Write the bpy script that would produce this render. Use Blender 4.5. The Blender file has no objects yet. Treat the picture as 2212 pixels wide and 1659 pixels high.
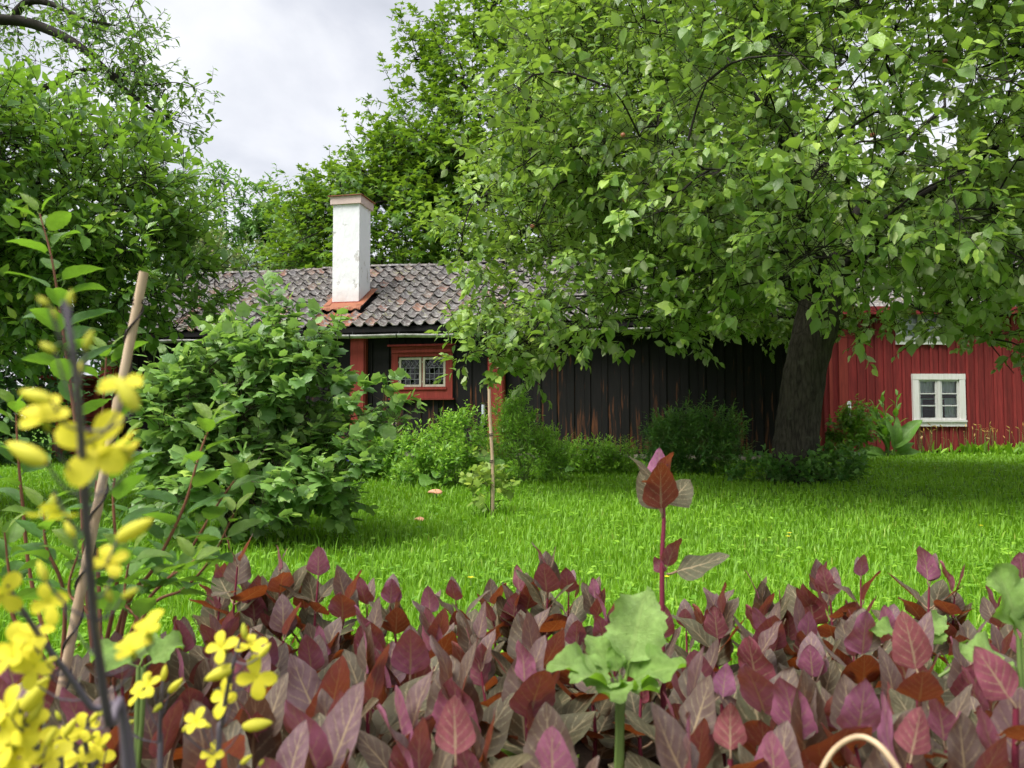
import bpy, math, random
import numpy as np
from mathutils import Matrix, Vector
R = math.radians
rng = np.random.default_rng(11)
random.seed(11)
sc = bpy.context.scene
col = sc.collection

# ------------------------------------------------------------------ camera
CAMZ, FPX, PITCH = 0.72, 770.0, math.atan(36 / 770.0)
cam = bpy.data.cameras.new('camera')
cam_ob = bpy.data.objects.new('camera', cam); col.objects.link(cam_ob)
cam.sensor_width = 36.0; cam.lens = FPX / 1024 * 36
cam.clip_start = 0.02; cam.clip_end = 2000
cam_ob.location = (0, 0, CAMZ); cam_ob.rotation_euler = (math.pi / 2 + PITCH, 0, 0)
cam.dof.use_dof = True; cam.dof.focus_distance = 6.5; cam.dof.aperture_fstop = 9.0
sc.camera = cam_ob

# ------------------------------------------------------------------ world, sun, exposure
SUN_EL, SUN_AZ = R(59), R(-124)          # direction the sun stands in, azimuth from +Y towards +X
SKY_L, SUN_S = 0.185, 1.5
w = bpy.data.worlds.new('World'); sc.world = w; w.use_nodes = True
wt = w.node_tree; wt.nodes.clear()

def nd(nt, typ, ins=None, **props):
    n = nt.nodes.new(typ)
    for k, v in props.items(): setattr(n, k, v)
    for k, v in (ins or {}).items():
        s = n.inputs[k]
        if isinstance(v, bpy.types.NodeSocket): nt.links.new(v, s)
        else: s.default_value = v
    return n

def ramp(nt, fac, stops, interp='LINEAR'):
    n = nt.nodes.new('ShaderNodeValToRGB'); cr = n.color_ramp; cr.interpolation = interp
    while len(cr.elements) < len(stops): cr.elements.new(0.5)
    for e, (p, c) in zip(cr.elements, stops): e.position = p; e.color = (*c, 1)
    nt.links.new(fac, n.inputs[0]); return n.outputs[0]

def math_(nt, op, a, b=None, c=None, clamp=False):
    n = nt.nodes.new('ShaderNodeMath'); n.operation = op; n.use_clamp = clamp
    for i, v in enumerate((a, b, c)):
        if v is None: continue
        if isinstance(v, bpy.types.NodeSocket): nt.links.new(v, n.inputs[i])
        else: n.inputs[i].default_value = v
    return n.outputs[0]

def mixc(nt, fac, a, b, blend='MIX'):
    n = nt.nodes.new('ShaderNodeMix'); n.data_type = 'RGBA'; n.blend_type = blend
    for s, v in ((n.inputs[0], fac), (n.inputs[6], a), (n.inputs[7], b)):
        if isinstance(v, bpy.types.NodeSocket): nt.links.new(v, s)
        elif isinstance(v, (tuple, list)): s.default_value = (*v, 1) if len(v) == 3 else v
        else: s.default_value = v
    return n.outputs[2]

tc = nd(wt, 'ShaderNodeTexCoord')
sx = nd(wt, 'ShaderNodeSeparateXYZ', {0: tc.outputs['Generated']})
zz = math_(wt, 'ADD', math_(wt, 'ABSOLUTE', sx.outputs[2]), 0.35)
cx = nd(wt, 'ShaderNodeCombineXYZ', {0: math_(wt, 'DIVIDE', sx.outputs[0], zz), 1: math_(wt, 'DIVIDE', sx.outputs[1], zz)})
nz = nd(wt, 'ShaderNodeTexNoise', {'Vector': cx.outputs[0], 'Scale': 2.3, 'Detail': 7.0, 'Roughness': 0.5, 'Distortion': 0.35})
cloud = ramp(wt, nz.outputs[0], [(0.32, (0.66, 0.685, 0.75)), (0.46, (0.84, 0.86, 0.93)), (0.58, (1.06, 1.07, 1.11)), (0.70, (1.22, 1.22, 1.23))])
bg1 = nd(wt, 'ShaderNodeBackground', {'Color': cloud, 'Strength': SKY_L})
sky = nd(wt, 'ShaderNodeTexSky', sky_type='NISHITA', sun_disc=False, sun_elevation=SUN_EL, sun_rotation=SUN_AZ)
bg2 = nd(wt, 'ShaderNodeBackground', {'Color': sky.outputs[0], 'Strength': 0.05})
mx = nd(wt, 'ShaderNodeMixShader', {0: 0.92, 1: bg2.outputs[0], 2: bg1.outputs[0]})
nd(wt, 'ShaderNodeOutputWorld', {0: mx.outputs[0]})
sun = bpy.data.lights.new('sun', 'SUN'); sun.energy = SUN_S; sun.angle = R(42); sun.color = (1, 0.965, 0.91)
sun_ob = bpy.data.objects.new('sun', sun); col.objects.link(sun_ob)
sd = Vector((math.sin(SUN_AZ) * math.cos(SUN_EL), math.cos(SUN_AZ) * math.cos(SUN_EL), math.sin(SUN_EL)))
sun_ob.rotation_euler = sd.to_track_quat('Z', 'Y').to_euler(); sun_ob.location = (0, 0, 30)
vs = sc.view_settings
vs.view_transform = 'Standard'; vs.look = 'None'; vs.exposure = 2.35; vs.gamma = 1.0; vs.use_curve_mapping = False
cy = sc.cycles
cy.max_bounces = 7; cy.diffuse_bounces = 3; cy.adaptive_threshold = .03; cy.glossy_bounces = 2; cy.transmission_bounces = 4; cy.transparent_max_bounces = 6
cy.use_denoising = True

# ------------------------------------------------------------------ pixel helpers (1024 and 2212 wide pictures)
CP, SP = math.cos(PITCH), math.sin(PITCH)
def ray(px, py):
    a, b = (px - 512) / FPX, (384 - py) / FPX
    return np.array([a, CP - b * SP, SP + b * CP])
def at(px, py, Y):
    d = ray(px, py); t = Y / d[1]
    return np.array([0, 0, CAMZ]) + d * t
S2 = 1024 / 2212
def at2(px, py, Y): return at(px * S2, py * S2, Y)
def ground2(px, py):
    d = ray(px * S2, py * S2); t = -CAMZ / d[2]
    return np.array([0, 0, CAMZ]) + d * t
def project(P):
    P = np.asarray(P) - np.array([0, 0, CAMZ])
    f = P[..., 1] * CP + P[..., 2] * SP; u = -P[..., 1] * SP + P[..., 2] * CP
    return 512 + FPX * P[..., 0] / f, 384 - FPX * u / f, f

# ------------------------------------------------------------------ materials
def newmat(name):
    m = bpy.data.materials.new(name); m.use_nodes = True
    nt = m.node_tree; nt.nodes.clear(); return m, nt

def principled(nt, color, rough=0.6, spec=0.4, bump=None, bstr=0.3, bdist=0.01, metallic=0.0):
    ins = {'Roughness': rough, 'Specular IOR Level': spec, 'Metallic': metallic}
    p = nd(nt, 'ShaderNodeBsdfPrincipled', ins)
    if isinstance(color, bpy.types.NodeSocket): nt.links.new(color, p.inputs[0])
    else: p.inputs[0].default_value = (*color, 1)
    if bump is not None:
        b = nd(nt, 'ShaderNodeBump', {'Height': bump, 'Strength': bstr, 'Distance': bdist})
        nt.links.new(b.outputs[0], p.inputs['Normal'])
    return p

def noise(nt, vec, scale, detail=4, rough=0.55, dist=0.0):
    n = nd(nt, 'ShaderNodeTexNoise', {'Scale': scale, 'Detail': detail, 'Roughness': rough, 'Distortion': dist})
    if vec is not None: nt.links.new(vec, n.inputs['Vector'])
    return n.outputs[0]

def objco(nt, scale=(1, 1, 1), rnd=True, world=False):
    if world:
        v = nd(nt, 'ShaderNodeNewGeometry').outputs['Position']
    else:
        v = nd(nt, 'ShaderNodeTexCoord').outputs['Object']
    mp = nd(nt, 'ShaderNodeMapping', {'Vector': v, 'Scale': scale})
    if rnd:
        oi = nd(nt, 'ShaderNodeObjectInfo')
        r = math_(nt, 'MULTIPLY', oi.outputs['Random'], 37.0)
        cb = nd(nt, 'ShaderNodeCombineXYZ', {0: r, 1: r, 2: r})
        a = nd(nt, 'ShaderNodeVectorMath', {0: mp.outputs[0], 1: cb.outputs[0]}, operation='ADD')
        return a.outputs[0]
    return mp.outputs[0]

def out(m, nt, sh): nd(nt, 'ShaderNodeOutputMaterial', {0: sh}); return m

def leafmat(name, stops, back, trans, tfac=0.35, rough=0.42, spec=0.45, bnoise=None):
    """two-sided leaf: ramp over the per-leaf value, paler underside, light let through"""
    m, nt = newmat(name)
    at_ = nd(nt, 'ShaderNodeAttribute', attribute_name='rnd')
    c = ramp(nt, at_.outputs['Fac'], stops)
    g = nd(nt, 'ShaderNodeNewGeometry')
    bk = mixc(nt, 0.65, c, back)
    c2 = mixc(nt, g.outputs['Backfacing'], c, bk)
    p = principled(nt, c2, rough, spec)
    if bnoise:
        b = nd(nt, 'ShaderNodeBump', {'Height': noise(nt, g.outputs['Position'], bnoise, 2), 'Strength': 0.55, 'Distance': 0.01})
        nt.links.new(b.outputs[0], p.inputs['Normal'])
    tcol = mixc(nt, 0.6, c, trans)
    t = nd(nt, 'ShaderNodeBsdfTranslucent', {0: tcol})
    s = nd(nt, 'ShaderNodeMixShader', {0: tfac, 1: p.outputs[0], 2: t.outputs[0]})
    return out(m, nt, s.outputs[0])

M = {}
M['apple_leaf'] = leafmat('apple leaf', [(0, (0.064, 0.129, 0.024)), (.35, (0.127, 0.234, 0.039)), (.7, (0.237, 0.370, 0.054)), (1, (0.437, 0.559, 0.108))], (0.473, 0.514, 0.308), (0.400, 0.635, 0.046), .30, .42, .45, 60)
M['plum_leaf'] = leafmat('plum leaf', [(0, (0.044, 0.103, 0.019)), (.4, (0.097, 0.206, 0.031)), (.75, (0.176, 0.323, 0.039)), (1, (0.389, 0.500, 0.062))], (0.282, 0.353, 0.154), (0.317, 0.588, 0.031), .33, .32, .5, 50)
M['maple_leaf'] = leafmat('maple leaf', [(0, (0.038, 0.094, 0.011)), (.4, (0.077, 0.178, 0.015)), (.75, (0.153, 0.290, 0.020)), (1, (0.306, 0.423, 0.033))], (0.153, 0.246, 0.055), (0.306, 0.512, 0.022), .40, .45, .35)
M['far_leaf'] = leafmat('far leaf', [(0, (0.039, 0.098, 0.026)), (.5, (0.091, 0.208, 0.039)), (1, (0.208, 0.364, 0.065))], (0.182, 0.286, 0.104), (0.260, 0.520, 0.039), .35, .5, .3)
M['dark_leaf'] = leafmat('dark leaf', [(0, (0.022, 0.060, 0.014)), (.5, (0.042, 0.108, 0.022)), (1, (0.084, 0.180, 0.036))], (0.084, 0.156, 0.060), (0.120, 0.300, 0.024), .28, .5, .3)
M['lilac_leaf'] = leafmat('lilac leaf', [(0, (.08, .14, .04)), (.5, (.17, .24, .08)), (.8, (.3, .29, .16)), (1, (.36, .27, .19))], (.2, .24, .1), (.3, .4, .1), .3, .5, .3)
M['currant_leaf'] = leafmat('currant leaf', [(0, (0.054, 0.128, 0.033)), (.4, (0.118, 0.232, 0.058)), (.75, (0.216, 0.360, 0.083)), (1, (0.396, 0.540, 0.099))], (0.360, 0.450, 0.248), (0.360, 0.630, 0.066), .33, .42, .45, 40)
M['bush_leaf'] = leafmat('bush leaf', [(0, (0.064, 0.163, 0.019)), (.5, (0.164, 0.341, 0.031)), (1, (0.364, 0.585, 0.062))], (0.255, 0.406, 0.109), (0.400, 0.747, 0.047), .36, .45, .35)
M['phlox_leaf'] = leafmat('phlox leaf', [(0, (0.031, 0.094, 0.023)), (.5, (0.070, 0.179, 0.033)), (1, (0.203, 0.400, 0.052))], (0.156, 0.272, 0.078), (0.234, 0.543, 0.039), .30, .42, .4)
M['lime_leaf'] = leafmat('lime leaf', [(0, (.12, .22, .03)), (.5, (.25, .38, .05)), (1, (.42, .5, .08))], (.3, .38, .15), (.4, .55, .06), .35, .45, .35)
M['grass_blade'] = leafmat('grass blade', [(0, (0.077, 0.183, 0.010)), (.4, (0.152, 0.328, 0.014)), (.8, (0.242, 0.437, 0.023)), (1, (0.456, 0.510, 0.111))], (0.177, 0.351, 0.028), (0.329, 0.607, 0.018), .36, .5, .3)

def bark(name, c1, c2, lich=(.3, .31, .27), la=.55, sc_=14, bd=.03):
    m, nt = newmat(name)
    v = objco(nt, (1, 1, .2), False, True)
    n1 = noise(nt, v, sc_ * 1.4, 7, .7, 1.2)
    vo = nd(nt, 'ShaderNodeTexVoronoi', {'Vector': v, 'Scale': sc_ * 1.6}, feature='DISTANCE_TO_EDGE')
    h = math_(nt, 'ADD', math_(nt, 'MINIMUM', math_(nt, 'MULTIPLY', vo.outputs[0], .9), .22), math_(nt, 'MULTIPLY', n1, 1.15))
    c = ramp(nt, h, [(.38, c1), (.88, c2)])
    n2 = noise(nt, objco(nt, (1, 1, 1), False, True), 6, 5, .6)
    c = mixc(nt, ramp(nt, n2, [(la, (0, 0, 0)), (la + .1, (.8, .8, .8))]), c, lich)
    return out(m, nt, principled(nt, c, .9, .2, h, .9, bd).outputs[0])
M['bark'] = bark('apple bark', (.016, .013, .010), (.085, .072, .058), (.11, .105, .08), .62)
M['twig'] = bark('twig bark', (.012, .010, .008), (.035, .03, .025), (.07, .07, .06), .6, 40, .004)
M['maple_bark'] = bark('maple bark', (.03, .026, .022), (.08, .07, .06))
def plain(name, c, rough=.6, spec=.4, var=.25, nscale=20, bstr=.0):
    m, nt = newmat(name)
    n = noise(nt, objco(nt, (1, 1, 1), True), nscale, 4)
    cc = mixc(nt, n, tuple(x * (1 - var) for x in c), tuple(min(1, x * (1 + var)) for x in c))
    return out(m, nt, principled(nt, cc, rough, spec, n if bstr else None, bstr, .004).outputs[0])
M['green_stem'] = plain('green stem', (.13, .2, .05))
M['red_stem'] = plain('red stem', (.2, .075, .04))
M['magenta_stem'] = plain('magenta stem', (.17, .022, .045), .5)
M['purple_stem'] = plain('purple stem', (.11, .09, .115), .55)
M['brown_stem'] = plain('brown stem', (.05, .035, .022), .8)

def wood_paint(name, base, dark, streak=None, salo=.62, vscale=(9, 9, .7), rough=.8, foot=None):
    m, nt = newmat(name)
    v = objco(nt, vscale, True)
    n1 = noise(nt, v, 3.0, 6, .65)
    c = ramp(nt, n1, [(.3, dark), (.62, base)])
    oi = nd(nt, 'ShaderNodeObjectInfo')
    c = mixc(nt, 1.0, c, ramp(nt, oi.outputs['Random'], [(0, (.78, .78, .78)), (1, (1.18, 1.15, 1.15))]), 'MULTIPLY')
    if streak:
        n2 = noise(nt, v, 1.9, 5, .6, .3)
        # worn patches sit where splashing rain reaches: the lower part of the board
        z = nd(nt, 'ShaderNodeSeparateXYZ', {0: nd(nt, 'ShaderNodeNewGeometry').outputs['Position']}).outputs[2]
        k = math_(nt, 'MULTIPLY', math_(nt, 'SUBTRACT', 1.9, z), .09, clamp=True)
        f = nd(nt, 'ShaderNodeMapRange', {0: math_(nt, 'ADD', n2, k), 1: salo, 2: salo + .12})
        c = mixc(nt, f.outputs[0], c, streak)
    return out(m, nt, principled(nt, c, rough, .25, n1, .35, .006).outputs[0])
M['tar'] = wood_paint('tarred plank', (.0085, .0075, .008), (.004, .0037, .004), (.115, .042, .018), .64)
M['red'] = wood_paint('red paint', (.235, .038, .028), (.155, .025, .019), None, .7)
M['red_dark'] = wood_paint('red wall paint', (.215, .027, .025), (.12, .015, .015), (.07, .012, .013), .70)
M['white'] = wood_paint('white window paint', (.64, .64, .625), (.54, .53, .49))
M['cream'] = wood_paint('cream sash paint', (.48, .46, .38), (.34, .31, .24))
M['grey_wood'] = wood_paint('grey wood', (.25, .22, .19), (.12, .10, .085))
M['lead'] = plain('lead', (.2, .21, .22), .5, .5, .15)
M['iron'] = plain('iron', (.03, .03, .032), .5, .5)
M['dark_room'] = plain('dark room', (.03, .028, .026), .9, .1)
M['curtain'] = plain('curtain', (.6, .61, .63), .9, .1, .06)
m, nt = newmat('window glass')
fr = nd(nt, 'ShaderNodeFresnel', {0: 1.5})
tr = nd(nt, 'ShaderNodeBsdfTransparent', {0: (.82, .86, .86, 1)})
gl = nd(nt, 'ShaderNodeBsdfGlossy', {0: (1, 1, 1, 1), 1: .03})
wav = noise(nt, objco(nt, (1, 1, 1), True), 5, 2)
bmp = nd(nt, 'ShaderNodeBump', {'Height': wav, 'Strength': .25, 'Distance': .02}); nt.links.new(bmp.outputs[0], gl.inputs['Normal'])
s = nd(nt, 'ShaderNodeMixShader', {0: fr.outputs[0], 1: tr.outputs[0], 2: gl.outputs[0]})
M['glass'] = out(m, nt, s.outputs[0])

def tile_mat():
    m, nt = newmat('clay tile')
    v = objco(nt, (1, 1, 1), True)
    oi = nd(nt, 'ShaderNodeObjectInfo')
    base = ramp(nt, oi.outputs['Random'], [(0, (.09, .078, .074)), (.35, (.135, .12, .112)), (.6, (.12, .112, .115)), (.85, (.165, .14, .125)), (1, (.19, .125, .095))])
    c = mixc(nt, 1.0, base, ramp(nt, noise(nt, v, 9, 5, .6), [(.3, (.75, .75, .75)), (.7, (1.15, 1.15, 1.15))]), 'MULTIPLY')
    l1 = ramp(nt, noise(nt, v, 16, 4, .6, .5), [(.52, (0, 0, 0)), (.58, (.85, .85, .85))])
    c = mixc(nt, l1, c, (.27, .265, .25))
    l2 = ramp(nt, noise(nt, v, 7, 3, .5), [(.63, (0, 0, 0)), (.68, (.8, .8, .8))])
    c = mixc(nt, l2, c, (.2, .195, .11))
    # rust washed down from the chimney flashing
    pos = nd(nt, 'ShaderNodeNewGeometry').outputs['Position']
    at_ = nd(nt, 'ShaderNodeAttribute', attribute_name='rust', attribute_type='OBJECT')
    rn = ramp(nt, noise(nt, pos, 11, 4, .6), [(.42, (0, 0, 0)), (.58, (1, 1, 1))])
    c = mixc(nt, math_(nt, 'MULTIPLY', at_.outputs['Fac'], rn), c, (.33, .10, .035))
    return out(m, nt, principled(nt, c, .85, .25, noise(nt, v, 30, 4), .4, .01).outputs[0])
M['tile'] = tile_mat()
def plaster():
    m, nt = newmat('white plaster')
    v = objco(nt, (1, 1, .6), False, True)
    n = noise(nt, v, 5, 6, .65, .2)
    big = noise(nt, v, 1.4, 2)
    f = nd(nt, 'ShaderNodeMapRange', {0: math_(nt, 'ADD', n, math_(nt, 'MULTIPLY', big, .35)), 1: .80, 2: .84})
    nv = nd(nt, 'ShaderNodeNewGeometry')
    sep = nd(nt, 'ShaderNodeSeparateXYZ', {0: nv.outputs['Position']})
    c = mixc(nt, math_(nt, 'MULTIPLY', f.outputs[0], .75), (.72, .725, .745), (.44, .41, .39))
    rr = nd(nt, 'ShaderNodeMapRange', {0: sep.outputs[2], 1: 3.05, 2: 3.42, 3: .8, 4: 0.0})
    c = mixc(nt, math_(nt, 'MULTIPLY', rr.outputs[0], noise(nt, v, 8, 4)), c, (.55, .33, .26))
    h = math_(nt, 'ADD', noise(nt, v, 7, 5), math_(nt, 'MULTIPLY', f.outputs[0], -.3))
    return out(m, nt, principled(nt, c, .85, .2, h, .5, .03).outputs[0])
M['plaster'] = plaster()
M['rust'] = plain('rusty sheet', (.24, .08, .035), .65, .4, .35, 9)
M['red_sheet'] = plain('red sheet', (.34, .055, .033), .6, .4, .2, 9)
M['gutter'] = wood_paint('weathered gutter', (.42, .43, .42), (.17, .16, .14), None, .6, (3, 3, 3))
M['stone'] = plain('stone', (.22, .20, .18), .9, .2, .35, 6, .5)
m, nt = newmat('soil')
n1 = noise(nt, objco(nt, (1, 1, 1), False, True), 30, 8, .7)
M['soil'] = out(m, nt, principled(nt, ramp(nt, n1, [(.3, (.018, .013, .010)), (.7, (.07, .05, .036))]), .95, .1, n1, 1.0, .03).outputs[0])
m, nt = newmat('lawn ground')
n1 = noise(nt, objco(nt, (1, 1, 1), False, True), 3, 8, .7)
M['lawn'] = out(m, nt, principled(nt, ramp(nt, n1, [(.3, (.05, .115, .012)), (.7, (.11, .22, .02))]), .95, .1, n1, .6, .03).outputs[0])
m, nt = newmat('bamboo')
v = objco(nt, (12, 12, 1.2), False, True)
n1 = noise(nt, v, 6, 4, .6)
M['bamboo'] = out(m, nt, principled(nt, ramp(nt, n1, [(.3, (.34, .23, .14)), (.7, (.58, .44, .31))]), .5, .35, n1, .2, .002).outputs[0])
M['twine'] = plain('twine', (.055, .045, .04), .9, .1)
M['petal'] = leafmat('yellow petal', [(0, (0.670, 0.552, 0.016)), (1, (0.734, 0.684, 0.060))], (0.713, 0.684, 0.100), (0.780, 0.780, 0.040), .35, .6, .2)
M['bud'] = leafmat('flower bud', [(0, (.35, .4, .06)), (1, (.7, .62, .05))], (.5, .5, .05), (.7, .7, .05), .25, .6, .2)
M['blue_petal'] = plain('blue petal', (.16, .13, .62), .6, .2)
M['pink_petal'] = plain('pink petal', (.70, .42, .46), .6, .2)
M['apple_fruit'] = plain('apple fruit', (.28, .33, .07), .35, .5, .35, 20)
M['apple_blush'] = plain('blushed apple', (.42, .16, .09), .35, .5, .45, 25)
M['dry_stem'] = plain('dry stem', (.46, .33, .2), .5, .4, .6, 60)
M['mushroom'] = plain('mushroom', (.66, .33, .2), .6, .3, .25, 25)
M['sign'] = plain('sign enamel', (.85, .86, .88), .4, .4, .03)
M['ink'] = plain('sign ink', (.2, .22, .22), .6, .2)
M['paper_leaf'] = plain('pale leaf', (.55, .62, .5), .5, .4)

def veinmat(name, top1, top2, und1, und2, young, vein, trans, tfac=.28, nl=6.0, rough=.55, vstr=.75, rugose=0.0):
    m, nt = newmat(name)
    uv = nd(nt, 'ShaderNodeUVMap').outputs[0]
    s = nd(nt, 'ShaderNodeSeparateXYZ', {0: uv})
    u = math_(nt, 'ABSOLUTE', math_(nt, 'SUBTRACT', math_(nt, 'MULTIPLY', s.outputs[0], 2.0), 1.0))
    v = s.outputs[1]
    wn = math_(nt, 'MULTIPLY', math_(nt, 'SUBTRACT', noise(nt, objco(nt, (1, 1, 1), True), 45, 2), .5), .10)
    wid = math_(nt, 'ADD', math_(nt, 'MULTIPLY', math_(nt, 'SUBTRACT', 1.0, v), .05), .022)
    mid = nd(nt, 'ShaderNodeMapRange', {0: math_(nt, 'DIVIDE', u, wid), 1: .6, 2: 1.3, 3: 1.0, 4: 0.0}).outputs[0]
    ph = math_(nt, 'FRACT', math_(nt, 'MULTIPLY', math_(nt, 'ADD', math_(nt, 'SUBTRACT', v, math_(nt, 'MULTIPLY', u, .30)), wn), nl))
    lat = nd(nt, 'ShaderNodeMapRange', {0: math_(nt, 'ABSOLUTE', math_(nt, 'SUBTRACT', ph, .5)), 1: .02, 2: .085, 3: .85, 4: 0.0}).outputs[0]
    fade = nd(nt, 'ShaderNodeMapRange', {0: u, 1: .55, 2: 1.0, 3: 1.0, 4: 0.15}).outputs[0]
    vm = math_(nt, 'MULTIPLY', math_(nt, 'MAXIMUM', mid, math_(nt, 'MULTIPLY', lat, fade)), vstr)
    oi = nd(nt, 'ShaderNodeObjectInfo'); r = oi.outputs['Random']
    r2 = math_(nt, 'FRACT', math_(nt, 'MULTIPLY', r, 7.31))
    g = nd(nt, 'ShaderNodeNewGeometry')
    blot = noise(nt, objco(nt, (1, 1, 1), True), 22, 3)
    ct = mixc(nt, math_(nt, 'MULTIPLY', math_(nt, 'ADD', r, blot), .55, clamp=True), top1, top2)
    cu = mixc(nt, math_(nt, 'MULTIPLY', math_(nt, 'ADD', r2, blot), .55, clamp=True), und1, und2)
    ag = nd(nt, 'ShaderNodeAttribute', attribute_name='age', attribute_type='OBJECT').outputs['Fac']
    cu = mixc(nt, math_(nt, 'MULTIPLY', ag, .8), cu, young)
    ct = mixc(nt, math_(nt, 'MULTIPLY', ag, .35), ct, young)
    c = mixc(nt, g.outputs['Backfacing'], ct, cu)
    fine = noise(nt, objco(nt, (1, 1, 1), True), 160, 3, .6)
    c = mixc(nt, 1.0, c, ramp(nt, fine, [(.3, (.86, .86, .86)), (.7, (1.1, 1.1, 1.1))]), 'MULTIPLY')
    mott = noise(nt, objco(nt, (1, 1, 1), True), 7, 4, .6)
    c = mixc(nt, 1.0, c, ramp(nt, mott, [(.3, (.68, .66, .66)), (.7, (1.16, 1.16, 1.16))]), 'MULTIPLY')
    c = mixc(nt, vm, c, vein)
    if rugose:
        vr = nd(nt, 'ShaderNodeTexVoronoi', {'Vector': objco(nt, (1, 1, 1), True), 'Scale': 17.0}, feature='SMOOTH_F1'); cell = vr.outputs[0]
        vm = math_(nt, 'SUBTRACT', vm, math_(nt, 'MULTIPLY', cell, 1.1 * rugose))
    h = math_(nt, 'ADD', math_(nt, 'MULTIPLY', vm, .5), math_(nt, 'MULTIPLY', noise(nt, objco(nt, (1, 1, 1), True), 70, 2), .8 + rugose))
    p = principled(nt, c, rough, .35, h, .4 + rugose * .3, .004 + rugose * .008)
    t = nd(nt, 'ShaderNodeBsdfTranslucent', {0: (*trans, 1)})
    sh = nd(nt, 'ShaderNodeMixShader', {0: tfac, 1: p.outputs[0], 2: t.outputs[0]})
    return out(m, nt, sh.outputs[0])
M['orache'] = veinmat('orache leaf', (.088, .070, .034), (.098, .112, .062), (.27, .052, .10), (.24, .068, .032), (.40, .16, .32), (.40, .31, .18), (.34, .085, .015), .27)
M['lettuce'] = veinmat('bright leaf', (.25, .44, .09), (.36, .54, .17), (.22, .4, .06), (.26, .42, .07), (.3, .5, .1), (.45, .6, .2), (.3, .6, .03), .32, 7, .36, .3, .8)
M['shoot_leaf'] = veinmat('shoot leaf', (.06, .16, .03), (.10, .23, .05), (.14, .26, .09), (.16, .3, .1), (.40, .46, .05), (.2, .32, .1), (.25, .5, .03), .32, 7, .38, .3)
M['rhubarb'] = veinmat('broad leaf', (.09, .22, .03), (.15, .30, .05), (.17, .32, .07), (.2, .35, .08), (.3, .5, .1), (.25, .4, .12), (.25, .55, .03), .3, 6, .4, .35, .5)
M['kale_leaf'] = veinmat('kale leaf', (.06, .10, .085), (.09, .13, .12), (.1, .14, .13), (.1, .14, .13), (.1, .14, .13), (.2, .22, .2), (.1, .2, .05), .2)

# ------------------------------------------------------------------ object helpers
def link(o): col.objects.link(o); return o
def tag(o, label=None, cat=None, group=None, kind=None):
    if label: o['label'] = label
    if cat: o['category'] = cat
    if group: o['group'] = group
    if kind: o['kind'] = kind
    return o
BASE = {}
def thing(name, label, cat, loc, group=None):
    o = bpy.data.objects.new(name, None); link(o)
    o.location = tuple(float(x) for x in loc); o.empty_display_size = .1
    o['label'] = label; o['category'] = cat
    if group: o['group'] = group
    BASE[o] = Matrix.Translation(o.location)
    return o
def obj(name, me, mat=None, parent=None, mw=None, kind=None):
    if mat is not None and len(me.materials) == 0: me.materials.append(mat)
    o = bpy.data.objects.new(name, me); link(o)
    mw = mw if mw is not None else Matrix.Identity(4)
    o.matrix_basis = mw
    BASE[o] = mw
    if parent is not None:
        o.parent = parent
        o.matrix_parent_inverse = BASE[parent].inverted()
    if kind: o['kind'] = kind
    return o
def npmesh(name, V, T, mat=None, smooth=True, rnd=None):
    V = np.ascontiguousarray(V, np.float32); T = np.ascontiguousarray(T, np.int32)
    me = bpy.data.meshes.new(name); n, k = len(T), T.shape[1]
    me.vertices.add(len(V)); me.vertices.foreach_set('co', V.ravel())
    me.loops.add(n * k); me.loops.foreach_set('vertex_index', T.ravel())
    me.polygons.add(n); me.polygons.foreach_set('loop_start', np.arange(n, dtype=np.int32) * k)
    me.polygons.foreach_set('use_smooth', np.full(n, smooth))
    if rnd is not None:
        a = me.attributes.new('rnd', 'FLOAT', 'POINT'); a.data.foreach_set('value', np.ascontiguousarray(rnd, np.float32))
    me.update(calc_edges=True)
    if mat: me.materials.append(mat)
    return me
class MB:
    def __init__(s): s.v, s.f = [], []
    def add(s, V, F):
        b = len(s.v); s.v += [tuple(float(q) for q in p) for p in V]; s.f += [tuple(i + b for i in f) for f in F]; return s
    def box(s, x0, x1, y0, y1, z0, z1, m=None):
        V = [(x, y, z) for z in (z0, z1) for y in (y0, y1) for x in (x0, x1)]
        if m is not None: V = [m @ Vector(p) for p in V]
        return s.add(V, [(0, 2, 3, 1), (4, 5, 7, 6), (0, 1, 5, 4), (1, 3, 7, 5), (3, 2, 6, 7), (2, 0, 4, 6)])
    def quad(s, a, b, c, d): return s.add([a, b, c, d], [(0, 1, 2, 3)])
    def mesh(s, name, mat=None, smooth=False):
        me = bpy.data.meshes.new(name); me.from_pydata(s.v, [], s.f)
        if smooth: me.polygons.foreach_set('use_smooth', [True] * len(me.polygons))
        if mat: me.materials.append(mat)
        me.update(); return me
    def build(s, name, mat, parent=None, mw=None, smooth=False, kind=None):
        return obj(name, s.mesh(name, mat, smooth), None, parent, mw, kind)

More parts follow.
